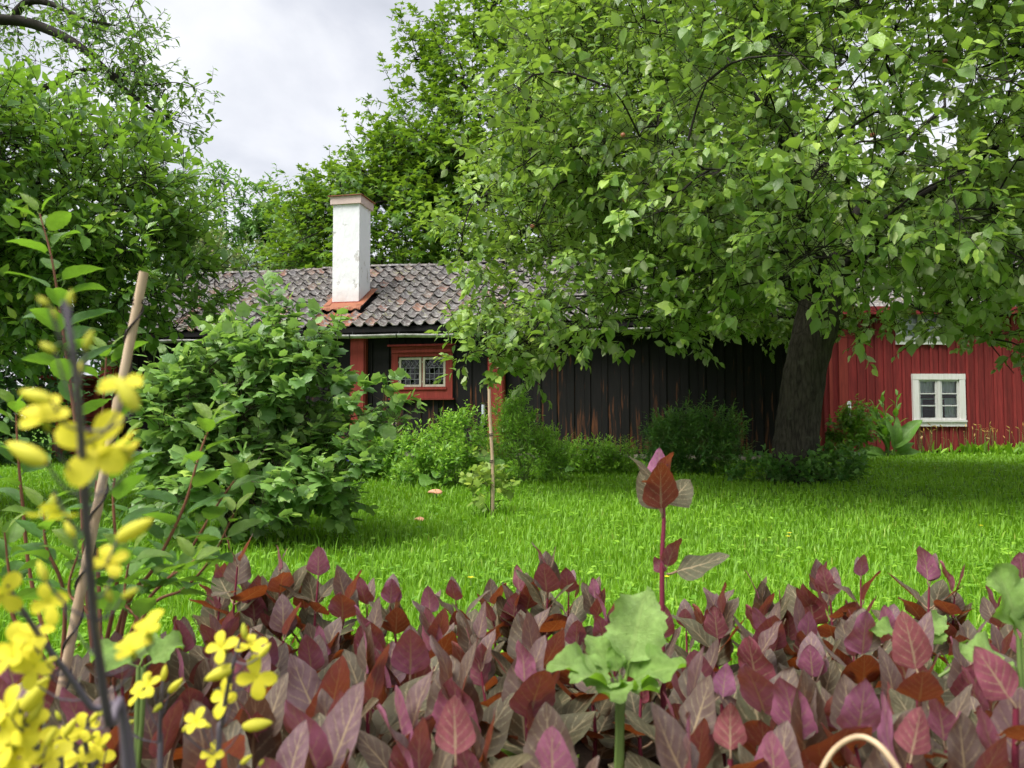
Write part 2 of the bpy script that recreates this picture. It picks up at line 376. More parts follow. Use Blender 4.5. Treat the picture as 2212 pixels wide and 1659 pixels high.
def unit(a): return a / np.maximum(np.linalg.norm(a, axis=-1, keepdims=True), 1e-9)
def tube(P, rad, sides=5, cap=False):
    P = np.asarray(P, float); rad = np.broadcast_to(np.asarray(rad, float), (len(P),))
    T = unit(np.gradient(P, axis=0)); ref = np.array([0, 0, 1.]) if abs(T[:, 2].mean()) < .8 else np.array([1., 0, 0])
    A = unit(np.cross(T, ref)); B = np.cross(T, A)
    th = np.arange(sides) / sides * 2 * np.pi
    V = P[:, None] + rad[:, None, None] * (np.cos(th)[None, :, None] * A[:, None] + np.sin(th)[None, :, None] * B[:, None])
    n = len(P); i = np.arange(n - 1)[:, None] * sides; j = np.arange(sides)[None]; k = (j + 1) % sides
    Q = np.stack([i + j, i + k, i + sides + k, i + sides + j], -1).reshape(-1, 4)
    return V.reshape(-1, 3), Q
class Tubes:
    def __init__(s): s.V, s.Q, s.n = [], [], 0
    def add(s, P, rad, sides=5):
        V, Q = tube(P, rad, sides); s.V.append(V); s.Q.append(Q + s.n); s.n += len(V); return s
    def raw(s, V, Q): s.V.append(V); s.Q.append(Q + s.n); s.n += len(V); return s
    def mesh(s, name, mat): return npmesh(name, np.concatenate(s.V), np.concatenate(s.Q), mat)
def curve(pts, n=24):
    """smooth polyline through pts (Catmull-Rom)"""
    P = np.asarray(pts, float); Q = np.vstack([2 * P[0] - P[1], P, 2 * P[-1] - P[-2]])
    o = []
    for t in np.linspace(0, len(P) - 1 - 1e-6, n):
        i = int(t); f = t - i; a, b, c, d = Q[i:i + 4]
        o.append(.5 * ((2 * b) + (c - a) * f + (2 * a - 5 * b + 4 * c - d) * f ** 2 + (3 * b - a - 3 * c + d) * f ** 3))
    return np.array(o)

# ------------------------------------------------------------------ leaf shapes
def tmpl_ovate(wd=.30, fold=.09, curl=.16):
    V = [(0, 0, 0), (-wd * .82, .24, fold), (0, .27, 0), (wd * .82, .24, fold), (-wd, .56, fold * .8 - curl * .25), (0, .58, -curl * .3), (wd, .56, fold * .8 - curl * .25), (0, 1, -curl)]
    T = [(0, 2, 1), (0, 3, 2), (1, 2, 5), (1, 5, 4), (2, 3, 6), (2, 6, 5), (4, 5, 7), (5, 6, 7)]
    return np.array(V, float), np.array(T)
def tmpl_lobed(droop=.22, pts=None):
    a = [(-150, .38), (-118, .62), (-88, .42), (-58, .86), (-28, .48), (0, 1.0), (28, .48), (58, .86), (88, .42), (118, .62), (150, .38)]
    if pts: a = pts
    V = [(0, .22, .03)]
    for d, r in a:
        x = math.sin(R(d)) * r * .62; y = .25 + math.cos(R(d)) * r * .74
        V.append((x, y, -droop * r * r * (.5 + .5 * r)))
    T = [(0, i + 1, i) for i in range(1, len(a))]; T.append((0, 1, len(a)))
    T = [(t[0], t[1], t[2]) for t in T]
    return np.array(V, float), np.array(T)
def tmpl_diamond(wd=.28, curl=.12):
    return np.array([(0, 0, 0), (-wd, .48, .07), (wd, .48, .07), (0, 1, -curl)], float), np.array([(0, 2, 1), (1, 2, 3)])
def flip_up(t):
    V, T = t; n = np.cross(V[T[:, 1]] - V[T[:, 0]], V[T[:, 2]] - V[T[:, 0]])[:, 2]
    T = T.copy(); b = n < 0; T[b] = T[b][:, [0, 2, 1]]; return V, T
T_OVATE = flip_up(tmpl_ovate()); T_NARROW = flip_up(tmpl_ovate(.2, .06, .2)); T_PLUM = flip_up(tmpl_ovate(.24, .08, .14)); T_LANCE = flip_up(tmpl_ovate(.12, .03, .22))
T_MAPLE = flip_up(tmpl_lobed(.22, [(-125, .5), (-95, .66), (-78, .45), (-52, .88), (-26, .5), (0, 1.0), (26, .5), (52, .88), (78, .45), (95, .66), (125, .5)][1:-1])); T_CURR = flip_up(tmpl_lobed(.12, [(-145, .58), (-105, .76), (-80, .68), (-50, .92), (-26, .76), (0, 1.05), (26, .76), (50, .92), (80, .68), (105, .76), (145, .58)]))
T_DIA = flip_up(tmpl_diamond())

def basis(axis, nrm):
    y = unit(axis); x = unit(np.cross(y, nrm)); z = np.cross(x, y); return np.stack([x, y, z], -1)
def scatter(name, tm, pos, axis, nrm, size, rnd, mat):
    V0, T0 = tm; B = basis(axis, nrm)
    V = np.einsum('nij,kj->nki', B, V0) * size[:, None, None] + pos[:, None]
    T = T0[None] + (np.arange(len(pos)) * len(V0))[:, None, None]
    return npmesh(name, V.reshape(-1, 3), T.reshape(-1, 3), mat, True, np.repeat(rnd, len(V0)))
def on_shoots(b, d, L, nl, size, droop=.3, up=1.0, spread=.9, jit=.3, tip=.35, base=.33, start=.1, svar=.25):
    n = len(b); t = np.tile(np.linspace(start, 1, nl), (n, 1))
    ref = np.where(np.abs(d[:, 2:3]) > .85, np.array([[1., 0, 0]]), np.array([[0, 0, 1.]]))
    e1 = unit(np.cross(d, ref)); e2 = np.cross(d, e1)
    ph = 2.4 * np.arange(nl)[None] + rng.uniform(0, 6.28, (n, 1)) + rng.normal(0, .3, (n, nl))
    P = b[:, None] + d[:, None] * (L[:, None] * t)[..., None]
    perp = np.cos(ph)[..., None] * e1[:, None] + np.sin(ph)[..., None] * e2[:, None]
    wgt = (1 - .55 * t)[..., None]
    ax = unit(d[:, None] * (.35 + .5 * t[..., None]) + perp * spread * wgt + np.array([0, 0, -droop]) + rng.normal(0, jit * .6, (n, nl, 3)))
    nr = np.array([0, 0, up]) + .45 * d[:, None] + rng.normal(0, jit, (n, nl, 3))
    sz = size * (1 + rng.normal(0, svar, (n, nl))).clip(.45, 1.6) * (1 - .35 * t ** 3)
    rn = base + tip * t ** 1.6 + rng.normal(0, .12, (n, nl)) + rng.normal(0, .08, (n, 1))
    f = lambda a: a.reshape(-1, *a.shape[2:])
    return f(P), f(ax), f(nr), f(sz), f(rn).clip(0, 1)
def twig_prisms(b, d, L, r):
    n = len(b); e = b + d * L[:, None]
    ref = np.where(np.abs(d[:, 2:3]) > .85, np.array([[1., 0, 0]]), np.array([[0, 0, 1.]]))
    e1 = unit(np.cross(d, ref)); e2 = np.cross(d, e1)
    V = []
    for P, k in ((b, 1.0), (e, .5)):
        for a in (0, 2.09, 4.19): V.append(P + r * k * (math.cos(a) * e1 + math.sin(a) * e2))
    V = np.stack(V, 1); Q0 = np.array([(0, 1, 4, 3), (1, 2, 5, 4), (2, 0, 3, 5)])
    return V.reshape(-1, 3), (Q0[None] + (np.arange(n) * 6)[:, None, None]).reshape(-1, 4)

def sample_env(E, n, shell=.45, inner=.2, front=0.0, flt=None):
    E = np.array(E, float); wts = E[:, 3] * E[:, 4] * E[:, 5]; wts = (wts ** .75) / (wts ** .75).sum(); P = []
    while len(P) < n:
        e = E[rng.choice(len(E), p=wts)]; d = unit(rng.normal(0, 1, 3)); r = 1 - shell * rng.random() ** 1.3
        if rng.random() < .15: r = rng.random() ** .5
        p = e[:3] + d * r * e[3:6]
        q = np.sqrt((((p - E[:, :3]) / E[:, 3:6]) ** 2).sum(1)).min()
        if q < .6 and rng.random() > inner: continue
        if front and d[1] > .15 and rng.random() < front: continue
        if flt and not flt(p): continue
        P.append(p)
    return np.array(P)

def grow(tb, starts, clusters, centre, r0, sag=.12, seg=6):
    """branches from the limbs out to every cluster, each hung on the nearest earlier node"""
    nodes = [np.asarray(p, float) for p in starts]
    A = np.array(nodes)
    order = np.argsort(np.linalg.norm(clusters - A.mean(0), axis=1))
    for i in order:
        c = clusters[i]; d = np.linalg.norm(A - c, axis=1)
        # prefer nodes that lie inward of the cluster
        inw = np.linalg.norm(A - centre, axis=1); k = np.argmin(d + .25 * inw)
        a = A[k]; L = d[k]
        mid = (a + c) / 2 + np.array([0, 0, sag * L]) + rng.normal(0, .06 * L, 3)
        P = curve([a, mid, c], seg)
        tb.add(P, np.linspace(r0 * min(1, .35 + .3 * L), r0 * .25, seg), 4)
        A = np.vstack([A, P[2:]])

def crown_tree(name, label, cat, base, trunk, limbs, E, ncl, nsh, nl, lsize, tm, mats, leafkw=None, clr=.42, shl=(.16, .34), upb=.4, r0=.03, kwargs=None, group=None, nparts=0, shell=.45, inner=.2, front=0.0, flt=None, trunk_sides=10, barkm='bark', outb=.8):
    t = thing(name, label, cat, base, group)
    tb = Tubes()
    starts = []
    for P, r in trunk:
        Pc = curve(P, 26); rr = np.interp(np.linspace(0, 1, 26), np.linspace(0, 1, len(r)), r)
        V, Q = tube(Pc, rr, trunk_sides * 2)
        # gnarled surface
        V = V + rng.normal(0, .02, V.shape) * np.repeat(rr, trunk_sides * 2)[:, None] * 1.5
        tb.raw(V, Q); starts += list(Pc[14:])
    obj('trunk', tb.mesh('trunk', M[barkm]), None, t)
    tb = Tubes()
    for P, r in limbs:
        Pc = curve(P, 16); tb.add(Pc, np.interp(np.linspace(0, 1, 16), np.linspace(0, 1, len(r)), r), 7); starts += list(Pc[4:])
    C = sample_env(E, ncl, shell, inner, front, flt)
    cen = np.array(E)[:, :3].mean(0)
    grow(tb, starts, C, cen, r0)
    # shoots
    b = np.repeat(C, nsh, 0) + rng.normal(0, clr * .55, (ncl * nsh, 3)) * np.array([1, 1, .7])
    cc = np.repeat(C, nsh, 0)
    if flt:
        kp = np.array([flt(p) for p in b]); b, cc = b[kp], cc[kp]
    EE = np.array(E); near = np.argmin((((b[:, None] - EE[None, :, :3]) / EE[None, :, 3:6]) ** 2).sum(2), 1)
    o = unit((b - EE[near, :3]) / EE[near, 3:6])
    d = unit(o * outb + rng.normal(0, .5, b.shape) + np.array([0, 0, upb]))
    L = rng.uniform(*shl, len(b))
    tb.raw(*twig_prisms(b, d, L, max(.003, lsize * .035)))
    # a link from each shoot back towards its cluster keeps it attached
    dv = b - cc; ll = np.linalg.norm(dv, axis=1)
    tb.raw(*twig_prisms(cc, unit(dv), ll, max(.003, lsize * .035)))
    obj('branches', tb.mesh('branches', M['twig']), None, t, kind='stuff')
    P, ax, nr, sz, rn = on_shoots(b, d, L, nl, lsize, **(leafkw or {}))
    keep = np.ones(len(P), bool)
    if nparts:
        x, y, f = project(P); ok = (x > 8) & (x < 1016) & (y > 8) & (y < 760) & (f > .5)
        idx = np.where(ok)[0]; idx = idx[np.argsort(f[idx] / sz[idx])][:nparts]
        keep[idx] = False
        ms = [npmesh('leaf', tm[0], tm[1], mats, True, np.full(len(tm[0]), r)) for r in (.2, .35, .5, .65, .8)]
        B = basis(ax[idx], nr[idx])
        for j, i in enumerate(idx):
            m4 = Matrix(np.vstack([np.hstack([B[j] * sz[i], P[i][:, None]]), [0, 0, 0, 1]]).tolist())
            obj('leaf', ms[int(min(4, max(0, (rn[i] - .15) / .16)))], None, t, m4)
    obj('crown', scatter('crown', tm, P[keep], ax[keep], nr[keep], sz[keep], rn[keep], mats), None, t, kind='stuff')
    return t

# ------------------------------------------------------------------ ground
mb = MB(); G = 240
mb.quad((-G, -20, 0), (G, -20, 0), (G, 2 * G, 0), (-G, 2 * G, 0))
tag(mb.build('lawn', M['lawn']), kind='structure')
# flower bed: a low, lumpy sheet of soil with a rounded edge towards the lawn
nx, ny = 90, 34
gx, gy = np.meshgrid(np.linspace(-3.2, 3.6, nx), np.linspace(-.3, 2.2, ny))
edge = np.clip((2.2 - gy) / .25, 0, 1)
gz = .004 + .045 * edge * (1 + .3 * np.sin(gx * 7) * np.sin(gy * 9)) + rng.uniform(0, .012, gx.shape) * edge
V = np.stack([gx, gy, gz], -1).reshape(-1, 3); i = np.arange((ny - 1) * nx).reshape(ny - 1, nx)[:, :-1].ravel()
tag(obj('flower_bed', npmesh('flower_bed', V, np.stack([i, i + 1, i + nx + 1, i + nx], -1), M['soil'])), kind='structure')

# ------------------------------------------------------------------ black cottage
HO = .07                                                     # foundation lift
HM = Matrix(((.978, .21, 0, 5.2), (-.21, .978, 0, 13.0), (0, 0, 1, HO), (0, 0, 0, 1)))
def H(u, v, z): return HM @ Vector((u, v, z))
HL, HD, HE, HR = -13.73, 5.4, 2.30, 4.18                      # left end, depth, wall top, ridge height
house = thing('black_cottage', 'long low cottage of tarred black planks with red posts and clay tile roof', 'cottage', H(0, 0, -HO))
def boards(parent, name, mw, x0, x1, z0, z1, openings, wmin, wmax, prouds, mat, seed, t=.03, jitter=.004):
    """vertical boards, each an object, left out of the openings (x0,x1,z0,z1)"""
    rs = random.Random(seed); x = x0; k = 0
    while x < x1 - .02:
        wd = rs.uniform(wmin[k % len(wmin)], wmax[k % len(wmax)]); e = min(x + wd, x1)
        pr = prouds[k % len(prouds)] + rs.uniform(0, jitter)
        zs = [(z0 + rs.uniform(0, .02), z1)]
        for (a, b, c, d) in openings:
            if e > a + .005 and x < b - .005:
                zs = [q for (p, r) in zs for q in ((p, min(r, c)), (max(p, d), r)) if q[1] - q[0] > .02]
        for (p, r) in zs:
            MB().box(x + .003, e - .003, -pr - t, -pr, p, r).build(name, mat, parent, mw)
        x = e; k += 1
def backing(parent, name, mw, x0, x1, z0, z1, openings, mat, y=.012):
    mb = MB(); xs = sorted({x0, x1, *[o[0] for o in openings], *[o[1] for o in openings]})
    for a, b in zip(xs, xs[1:]):
        zz = [(z0, z1)]
        for (p, q, c, d) in openings:
            if a >= p - 1e-6 and b <= q + 1e-6: zz = [g for (lo, hi) in zz for g in ((lo, min(hi, c)), (max(lo, d), hi)) if g[1] - g[0] > .01]
        for c, d in zz: mb.box(a, b, y, y + .06, c, d)
    return mb.build(name, mat, parent, mw)
wins = [(-7.63, -6.43, 1.03, 2.05), (-11.3, -10.1, 1.03, 2.05)]
ops = [(a + .12, b - .12, c + .22, d - .18) for a, b, c, d in wins]
backing(house, 'wall', HM, HL, 0, .05, HE, ops, M['dark_room'])
boards(house, 'plank', HM, HL, 0, .06, HE, ops, (.17, .10), (.24, .15), (.0, .022), M['tar'], 3)
# ends and back
mb = MB()
for uu in (HL, -.001):
    s_ = -1 if uu < -1 else 1
    pts = [(0, .05), (HD, .05), (HD, HE), (HD / 2, HR - .12), (0, HE)]
    mb.add([H(uu, v, z) for v, z in pts] + [H(uu - s_ * .06, v, z) for v, z in pts], [(0, 1, 2, 3, 4), (9, 8, 7, 6, 5)] + [(i, (i + 1) % 5, (i + 1) % 5 + 5, i + 5) for i in range(5)])
mb.box(HL, 0, HD - .05, HD, .05, HE, HM)
mb.build('side_wall', M['tar'], house)
mb = MB().box(HL + .1, -.1, .1, HD - .1, .0, .04, HM); mb.build('room_floor', M['dark_room'], house)
# posts: red boxed log ends, a wide face board and a recessed side board each
for k, uu in enumerate((HL - .02, -8.27, -5.58, -.16)):
    wd = .13 if k < 3 else .15
    mb = MB().box(uu - wd, uu + wd, -.20, -.055, -.04 if k == 3 else .03, HE - .02).box(uu - wd - .025, uu - wd - .003, -.17, -.055, .03, HE - .02).box(uu + wd + .003, uu + wd + .025, -.17, -.055, .03, HE - .02)
    o = mb.build('post', M['red'], house, HM)
mb = MB().box(-.09, .06, -.05, .30, -.04, HE - .02); mb.build('corner_board', M['red_dark'], house, HM)
# sill beam and foundation stones
MB().box(HL, -.32, -.075, .05, -.035, .045).build('sill_beam', M['grey_wood'], house, HM)
u = HL
while u < -.2:
    L = random.uniform(.45, .9); h = random.uniform(.01, .03)
    nV = []
    mb = MB(); mb.box(u + .02, min(u + L, 0) - .02, -.05 + random.uniform(-.02, .03), .2, -HO - .05, -.04 - h)
    mb.build('foundation_stone', M['stone'], house, HM); u += L

def casing(parent, mw, a, b, c, d, leaded=True):
    """window with red casing, cream sashes, lead bars"""
    mb = MB()
    wj = .13
    mb.box(a, a + wj, -.085, -.03, c, d - .08).box(b - wj, b, -.085, -.03, c, d - .08)
    mb.box(a + wj + .002, b - wj - .002, -.08, -.03, c + .03, c + .185).box(a + wj + .002, b - wj - .002, -.08, -.03, d - .21, d - .14)
    mb.box(a + .01, b - .01, -.105, -.03, d - .137, d - .083)
    mb.box(a - .005, b + .005, -.095, -.03, d - .08, d - .02)
    w_ = mb.build('window', M['red'], parent, mw)
    MB().box(a - .06, b + .06, -.15, -.02, d - .018, d + .018).build('drip_board', M['red_dark'], w_, None).matrix_basis = mw
    for ch in w_.children: ch.matrix_parent_inverse = BASE[w_].inverted()
    def sub(nm, m, mat): 
        o = obj(nm, m.mesh(nm, mat), None, w_, mw); return o
    sub('window_sill', MB().box(a - .04, b + .04, -.14, -.02, c - .004, c + .027), M['red'])
    sub('sash_rail', MB().box(a + wj - .02, b - wj + .02, -.105, -.03, c + .188, c + .235), M['red'])
    x0, x1, z0, z1 = a + wj, b - wj, c + .238, d - .213
    mid = (x0 + x1) / 2
    sub('mullion', MB().box(mid - .012, mid + .012, -.05, .0, z0, z1), M['red'])
    for p, q in ((x0 + .012, mid - .014), (mid + .014, x1 - .012)):
        fw = .042
        s = MB().box(p, p + fw, -.062, -.02, z0 + .004, z1 - .012).box(q - fw, q, -.062, -.02, z0 + .004, z1 - .012)
        s.box(p + fw + .001, q - fw - .001, -.060, -.02, z0 + .004, z0 + .004 + fw).box(p + fw + .001, q - fw - .001, -.060, -.02, z1 - .012 - fw, z1 - .012)
        for hz in (z0 + .1, z1 - .1): s.box(p - .014, p + .008, -.07, -.062, hz - .016, hz + .016)
        sub('sash', s, M['cream'])
        gx0, gx1, gz0, gz1 = p + fw, q - fw, z0 + .004 + fw, z1 - .012 - fw
        n = 4; cw = (gx1 - gx0) / n; H_ = gz1 - gz0; bz = [gz0 + H_ * t for t in (.215, .44, .67)]
        l = MB()
        for i in range(1, n): l.box(gx0 + i * cw - .004, gx0 + i * cw + .004, -.044, -.034, gz0, bz[2])
        for z in bz: l.box(gx0, gx1, -.046, -.033, z - .0045, z + .0045)
        # pointed tracery: two families of arcs
        top0, top1 = bz[2], gz1; hh = top1 - top0
        tb = Tubes()
        for i in range(-1, n + 1):
            for sgn in (1, -1):
                pts = []
                for t in np.linspace(0, 1, 9):
                    xx = gx0 + (i + (.5 if sgn > 0 else .5)) * cw + sgn * cw * .5 * (-math.cos(math.pi * t)) 
                    zz = top0 + hh * t
                    if gx0 - .001 <= xx <= gx1 + .001: pts.append((xx, -.039, zz))
                if len(pts) > 3: tb.add(pts, .004, 4)
        o = sub('lead_bars', l, M['lead'])
        o2 = obj('lead_tracery', tb.mesh('lead_tracery', M['lead']), None, w_, mw)
        # small leaded panes, each a sheet of its own with a slight tilt
        zz = [gz0] + bz
        for i in range(n):
            for r_ in range(4):
                za = zz[r_]; zb = zz[r_ + 1] if r_ < 3 else gz1
                t1, t2 = random.uniform(-.003, .003), random.uniform(-.003, .003)
                g = MB().quad((gx0 + i * cw, -.037 + t1, za), (gx0 + (i + 1) * cw, -.037 - t1, za), (gx0 + (i + 1) * cw, -.037 + t2, zb), (gx0 + i * cw, -.037 - t2, zb))
                sub('pane', g, M['glass'])
    return w_
for a, b, c, d in wins: casing(house, HM, a, b, c, d)

# roof ---------------------------------------------------------------
EV, EZ = -.36, 2.42
slope = math.atan2(HR - EZ, HD / 2 - EV); SL = math.hypot(HR - EZ, HD / 2 - EV)
ca, sa = math.cos(slope), math.sin(slope)
RM = HM @ Matrix(((1, 0, 0, 0), (0, ca, -sa, EV), (0, sa, ca, EZ), (0, 0, 0, 1)))      # x along, y up the slope, z out
mb = MB().box(HL - .25, .25, .03, SL, -.10, -.065)
roof = mb.build('roof', M['tar'], house, RM)
BM = HM @ Matrix(((-1, 0, 0, 0), (0, -ca, sa, HD - EV), (0, sa, ca, EZ), (0, 0, 0, 1)))
def sub(nm, me, mat, par, mw, kind=None): return obj(nm, me, mat, par, mw, kind)
TW, TL, ROWS = .236, .40, 10
EXP = (SL - .10) / (ROWS - .25)
def tile_geo(nx_=9, ny_=2, th=.016, sag=0.0):
    xs = np.linspace(-.03, TW + .012, nx_); ys = np.linspace(0, TL, ny_)
    s_ = (xs / TW)
    prof = .036 * np.cos(2 * np.pi * (s_ - .02)) + .012 * np.cos(4 * np.pi * s_)
    V = []
    for lay in (0, -th):
        for y in ys:
            for x, p in zip(xs, prof): V.append((x, y, p + lay))
    n = nx_ * ny_; F = []
    for j in range(ny_ - 1):
        for i in range(nx_ - 1):
            a = j * nx_ + i
            F.append((a, a + 1, a + nx_ + 1, a + nx_)); F.append((n + a, n + a + nx_, n + a + nx_ + 1, n + a + 1))
    for i in range(nx_ - 1): F.append((i, n + i, n + i + 1, i + 1))
    for j in range(ny_ - 1):
        a = j * nx_; F.append((a, a + nx_, n + a + nx_, n + a)); a += nx_ - 1; F.append((a, n + a, n + a + nx_, a + nx_))
    return V, F
tv, tf = tile_geo()
tile_me = bpy.data.meshes.new('roof_tile'); tile_me.from_pydata(tv, [], tf); tile_me.materials.append(M['tile'])
tile_me.polygons.foreach_set('use_smooth', [True] * len(tile_me.polygons)); tile_me.set_sharp_from_angle(angle=R(40)); tile_me.update()
tilt = math.atan2(.034, EXP)
CU0, CU1, CV0 = -9.13, -8.56, .51                            # chimney front
ch_y0 = (CV0 - EV) / ca - .16; ch_y1 = ch_y0 + .57 / ca + .30
ncol = int((-HL + .44) / TW)
rest = Tubes(); tvA = np.array(tv); nind = 0
cands = []
for c_ in range(ncol):
    for r_ in range(ROWS):
        x = HL - .22 + c_ * TW; y = -.02 + r_ * EXP
        if x + TW > CU0 - .02 and x < CU1 + .10 and y + EXP * .8 > ch_y0 and y < ch_y1 - .1: continue
        Pm = RM @ Vector((x, y, 0)); px, py, f = project(np.array(Pm))
        cands.append((abs(px - 330), x, y, r_, c_))
cands.sort(key=lambda q: q[0])
restV, restF = [], []
for k, (_, x, y, r_, c_) in enumerate(cands):
    j = Matrix.Rotation(random.gauss(0, .012), 4, 'Z') @ Matrix.Rotation(random.gauss(0, .012), 4, 'Y')
    mw = RM @ Matrix.Translation((x + random.gauss(0, .004), y + random.gauss(0, .008), -.012 + random.gauss(0, .004))) @ Matrix.Rotation(-tilt * 1.0, 4, 'X') @ j
    mw = mw @ Matrix.Translation((0, 0, .034))
    if k < 300:
        o = obj('roof_tile', tile_me, None, roof, mw)
        rust = 0.0
        if CU0 - .2 < x < CU1 + .15 and y < ch_y0: rust = max(0, .95 - .25 * (ch_y0 - y))
        elif random.random() < .12: rust = .35
        o['rust'] = rust
    else:
        b = len(restV); restV += [tuple(mw @ Vector(p)) for p in tv]; restF += [tuple(i + b for i in f) for f in tf]
me = bpy.data.meshes.new('roof_tiles'); me.from_pydata(restV, [], restF); me.materials.append(M['tile'])
obj('roof_tiles', me, None, roof, None, 'stuff')
# back slope: one sheet of waves, never in view
xs = np.linspace(-.25, -HL + .25, 240); ys = np.linspace(0, SL, 12)
V = np.array([BM @ Vector((x, y, .03 * math.cos(2 * math.pi * x / TW))) for y in ys for x in xs]); n = len(xs)
i = np.arange((len(ys) - 1) * n).reshape(-1, n)[:, :-1].ravel()
obj('back_slope', npmesh('back_slope', V, np.stack([i, i + 1, i + n + 1, i + n], -1), M['tile']), None, roof)
# ridge tiles
for k in range(int((-HL + .5) / .40)):
    x = HL - .25 + k * .40; V = []; F = []
    for jx, (xx, rr) in enumerate(((x, .125), (x + .43, .105))):
        for a in np.linspace(-1.25, 1.25, 7): V.append((xx, HD / 2 + math.sin(a) * rr, HR - .015 + math.cos(a) * rr * .75 - .05))
        for a in np.linspace(-1.25, 1.25, 7): V.append((xx, HD / 2 + math.sin(a) * (rr - .016), HR - .015 + math.cos(a) * (rr - .016) * .75 - .05))
    for a in range(6): F += [(a, a + 1, a + 15, a + 14), (a + 7, a + 21, a + 22, a + 8), (a, a + 7, a + 8, a + 1), (a + 14, a + 15, a + 22, a + 21)]
    dz = .03 * math.sin(k * .7) * .5 + random.gauss(0, .006)
    o = MB().add([(p[0], p[1], p[2] + dz) for p in V], F).build('ridge_tile', M['tile'], roof, HM, True)
    o['rust'] = 0.0
# eave: fascia, black roof batten, gutter with hooks
MB().box(HL - .25, .25, EV + .02, EV + .05, EZ - .13, EZ - .03).build('fascia', M['tar'], roof, HM)
MB().box(HL - .25, .25, EV + .052, -.06, EZ - .155, EZ - .135).build('soffit', M['tar'], roof, HM)
tb = Tubes(); gu = np.linspace(HL - .35, .3, 60)
gz = EZ - .19 + .012 * np.sin(gu * 1.3) + .006 * np.sin(gu * 4.1)
ang = np.linspace(-math.pi * .98, -.02, 9); V = []
for u_, z_ in zip(gu, gz):
    for rr in (.068, .05):
        for a in ang: V.append(H(u_, EV - .055 + math.cos(a) * rr, z_ + math.sin(a) * rr))
V = np.array(V); F = []
for j in range(59):
    for a in range(8):
        p = j * 18 + a; F += [(p, p + 1, p + 19, p + 18), (p + 9, p + 27, p + 28, p + 10)]
    p = j * 18; F += [(p, p + 18, p + 27, p + 9), (p + 8, p + 17, p + 35, p + 26)]
gut = obj('gutter', npmesh('gutter', V, np.array(F), M['gutter']), None, house)
for k in range(16):
    u_ = HL - .1 + k * .92; z_ = np.interp(u_, gu, gz)
    tb = Tubes(); pts = [H(u_, EV - .055 + math.cos(a) * .075, z_ + math.sin(a) * .075) for a in np.linspace(-math.pi * 1.05, 0, 9)] + [H(u_, EV + .03, z_ + .09)]
    tb.add(np.array(pts), .009, 5); obj('gutter_hook', tb.mesh('gutter_hook', M['iron']), None, gut)
# chimney
ct = 5.20
cz = EZ + (CV0 - EV) * math.tan(slope) - HO
mb = MB(); D = .57; cvs = []
nxs, nzs = 6, 16
def chim_face(p, q, zlo_p, zlo_q):
    V = []; 
    for j in range(nzs + 1):
        for i in range(nxs + 1):
            t = i / nxs; zlo = zlo_p + (zlo_q - zlo_p) * t; z = zlo + (ct - .2 - zlo) * j / nzs
            n_ = .006 * math.sin(7 * z + 5 * t + p[0]) if 0 < i < nxs else 0
            V.append((p[0] + (q[0] - p[0]) * t + n_ * (q[1] - p[1]), p[1] + (q[1] - p[1]) * t - n_ * (q[0] - p[0]), z))
    F = [(j * (nxs + 1) + i, j * (nxs + 1) + i + 1, (j + 1) * (nxs + 1) + i + 1, (j + 1) * (nxs + 1) + i) for j in range(nzs) for i in range(nxs)]
    mb.add(V, F)
zf = EZ + (CV0 - EV) * math.tan(slope) - .1; zb_ = EZ + (CV0 + D - EV) * math.tan(slope) - .1
chim_face((CU0, CV0), (CU1, CV0), zf, zf); chim_face((CU1, CV0), (CU1, CV0 + D), zf, zb_)
chim_face((CU1, CV0 + D), (CU0, CV0 + D), zb_, zb_); chim_face((CU0, CV0 + D), (CU0, CV0), zb_, zf)
mb.box(CU0, CU1, CV0, CV0 + D, ct - .21, ct - .2)
chim = mb.build('chimney', M['plaster'], house, HM)
MB().box(CU0 - .045, CU1 + .045, CV0 - .045, CV0 + D + .045, ct - .2, ct - .03).build('chimney_collar', plain('pink washed plaster', (.55, .43, .39), .85, .2, .18, 5, .3), chim, HM)
Vt = [(CU0 - .085, CV0 - .085, ct - .028), (CU1 + .085, CV0 - .085, ct - .028), (CU1 + .085, CV0 + D + .085, ct - .028), (CU0 - .085, CV0 + D + .085, ct - .028)]
Vm = [(CU0 + .2, CV0 + .2, ct + .035), (CU1 - .2, CV0 + .2, ct + .035), (CU1 - .2, CV0 + D - .2, ct + .035), (CU0 + .2, CV0 + D - .2, ct + .035)]
MB().add(Vt + Vm + [(x, y, z - .012) for x, y, z in Vt], [(0, 1, 5, 4), (1, 2, 6, 5), (2, 3, 7, 6), (3, 0, 4, 7), (4, 5, 6, 7), (8, 9, 1, 0), (9, 10, 2, 1), (10, 11, 3, 2), (11, 8, 0, 3), (11, 10, 9, 8)]).build('chimney_cap', M['rust'], chim, HM)
# flashing: upright collar and a rusty apron lying on the tiles, its lower edge dressed to the waves
def rz(v): return EZ + (v - EV) * math.tan(slope)
mb = MB()
h = .10
for (p, q) in (((CU0, CV0), (CU1, CV0)), ((CU1, CV0), (CU1, CV0 + D)), ((CU1, CV0 + D), (CU0, CV0 + D)), ((CU0, CV0 + D), (CU0, CV0))):
    dx, dy = q[0] - p[0], q[1] - p[1]; L = math.hypot(dx, dy); nx_, ny_ = dy / L * .012, -dx / L * .012
    ex, ey = dx / L * .012, dy / L * .012
    a = (p[0] + nx_ - ex, p[1] + ny_ - ey); b = (q[0] + nx_ + ex, q[1] + ny_ + ey)
    mb.quad((*a, rz(p[1]) - .05), (*b, rz(q[1]) - .05), (*b, rz(q[1]) + h), (*a, rz(p[1]) + h))
mb.build('flashing', M['red_sheet'], chim, HM)
mb = MB(); xs = np.linspace(CU0 - .13, CU1 + .12, 25)
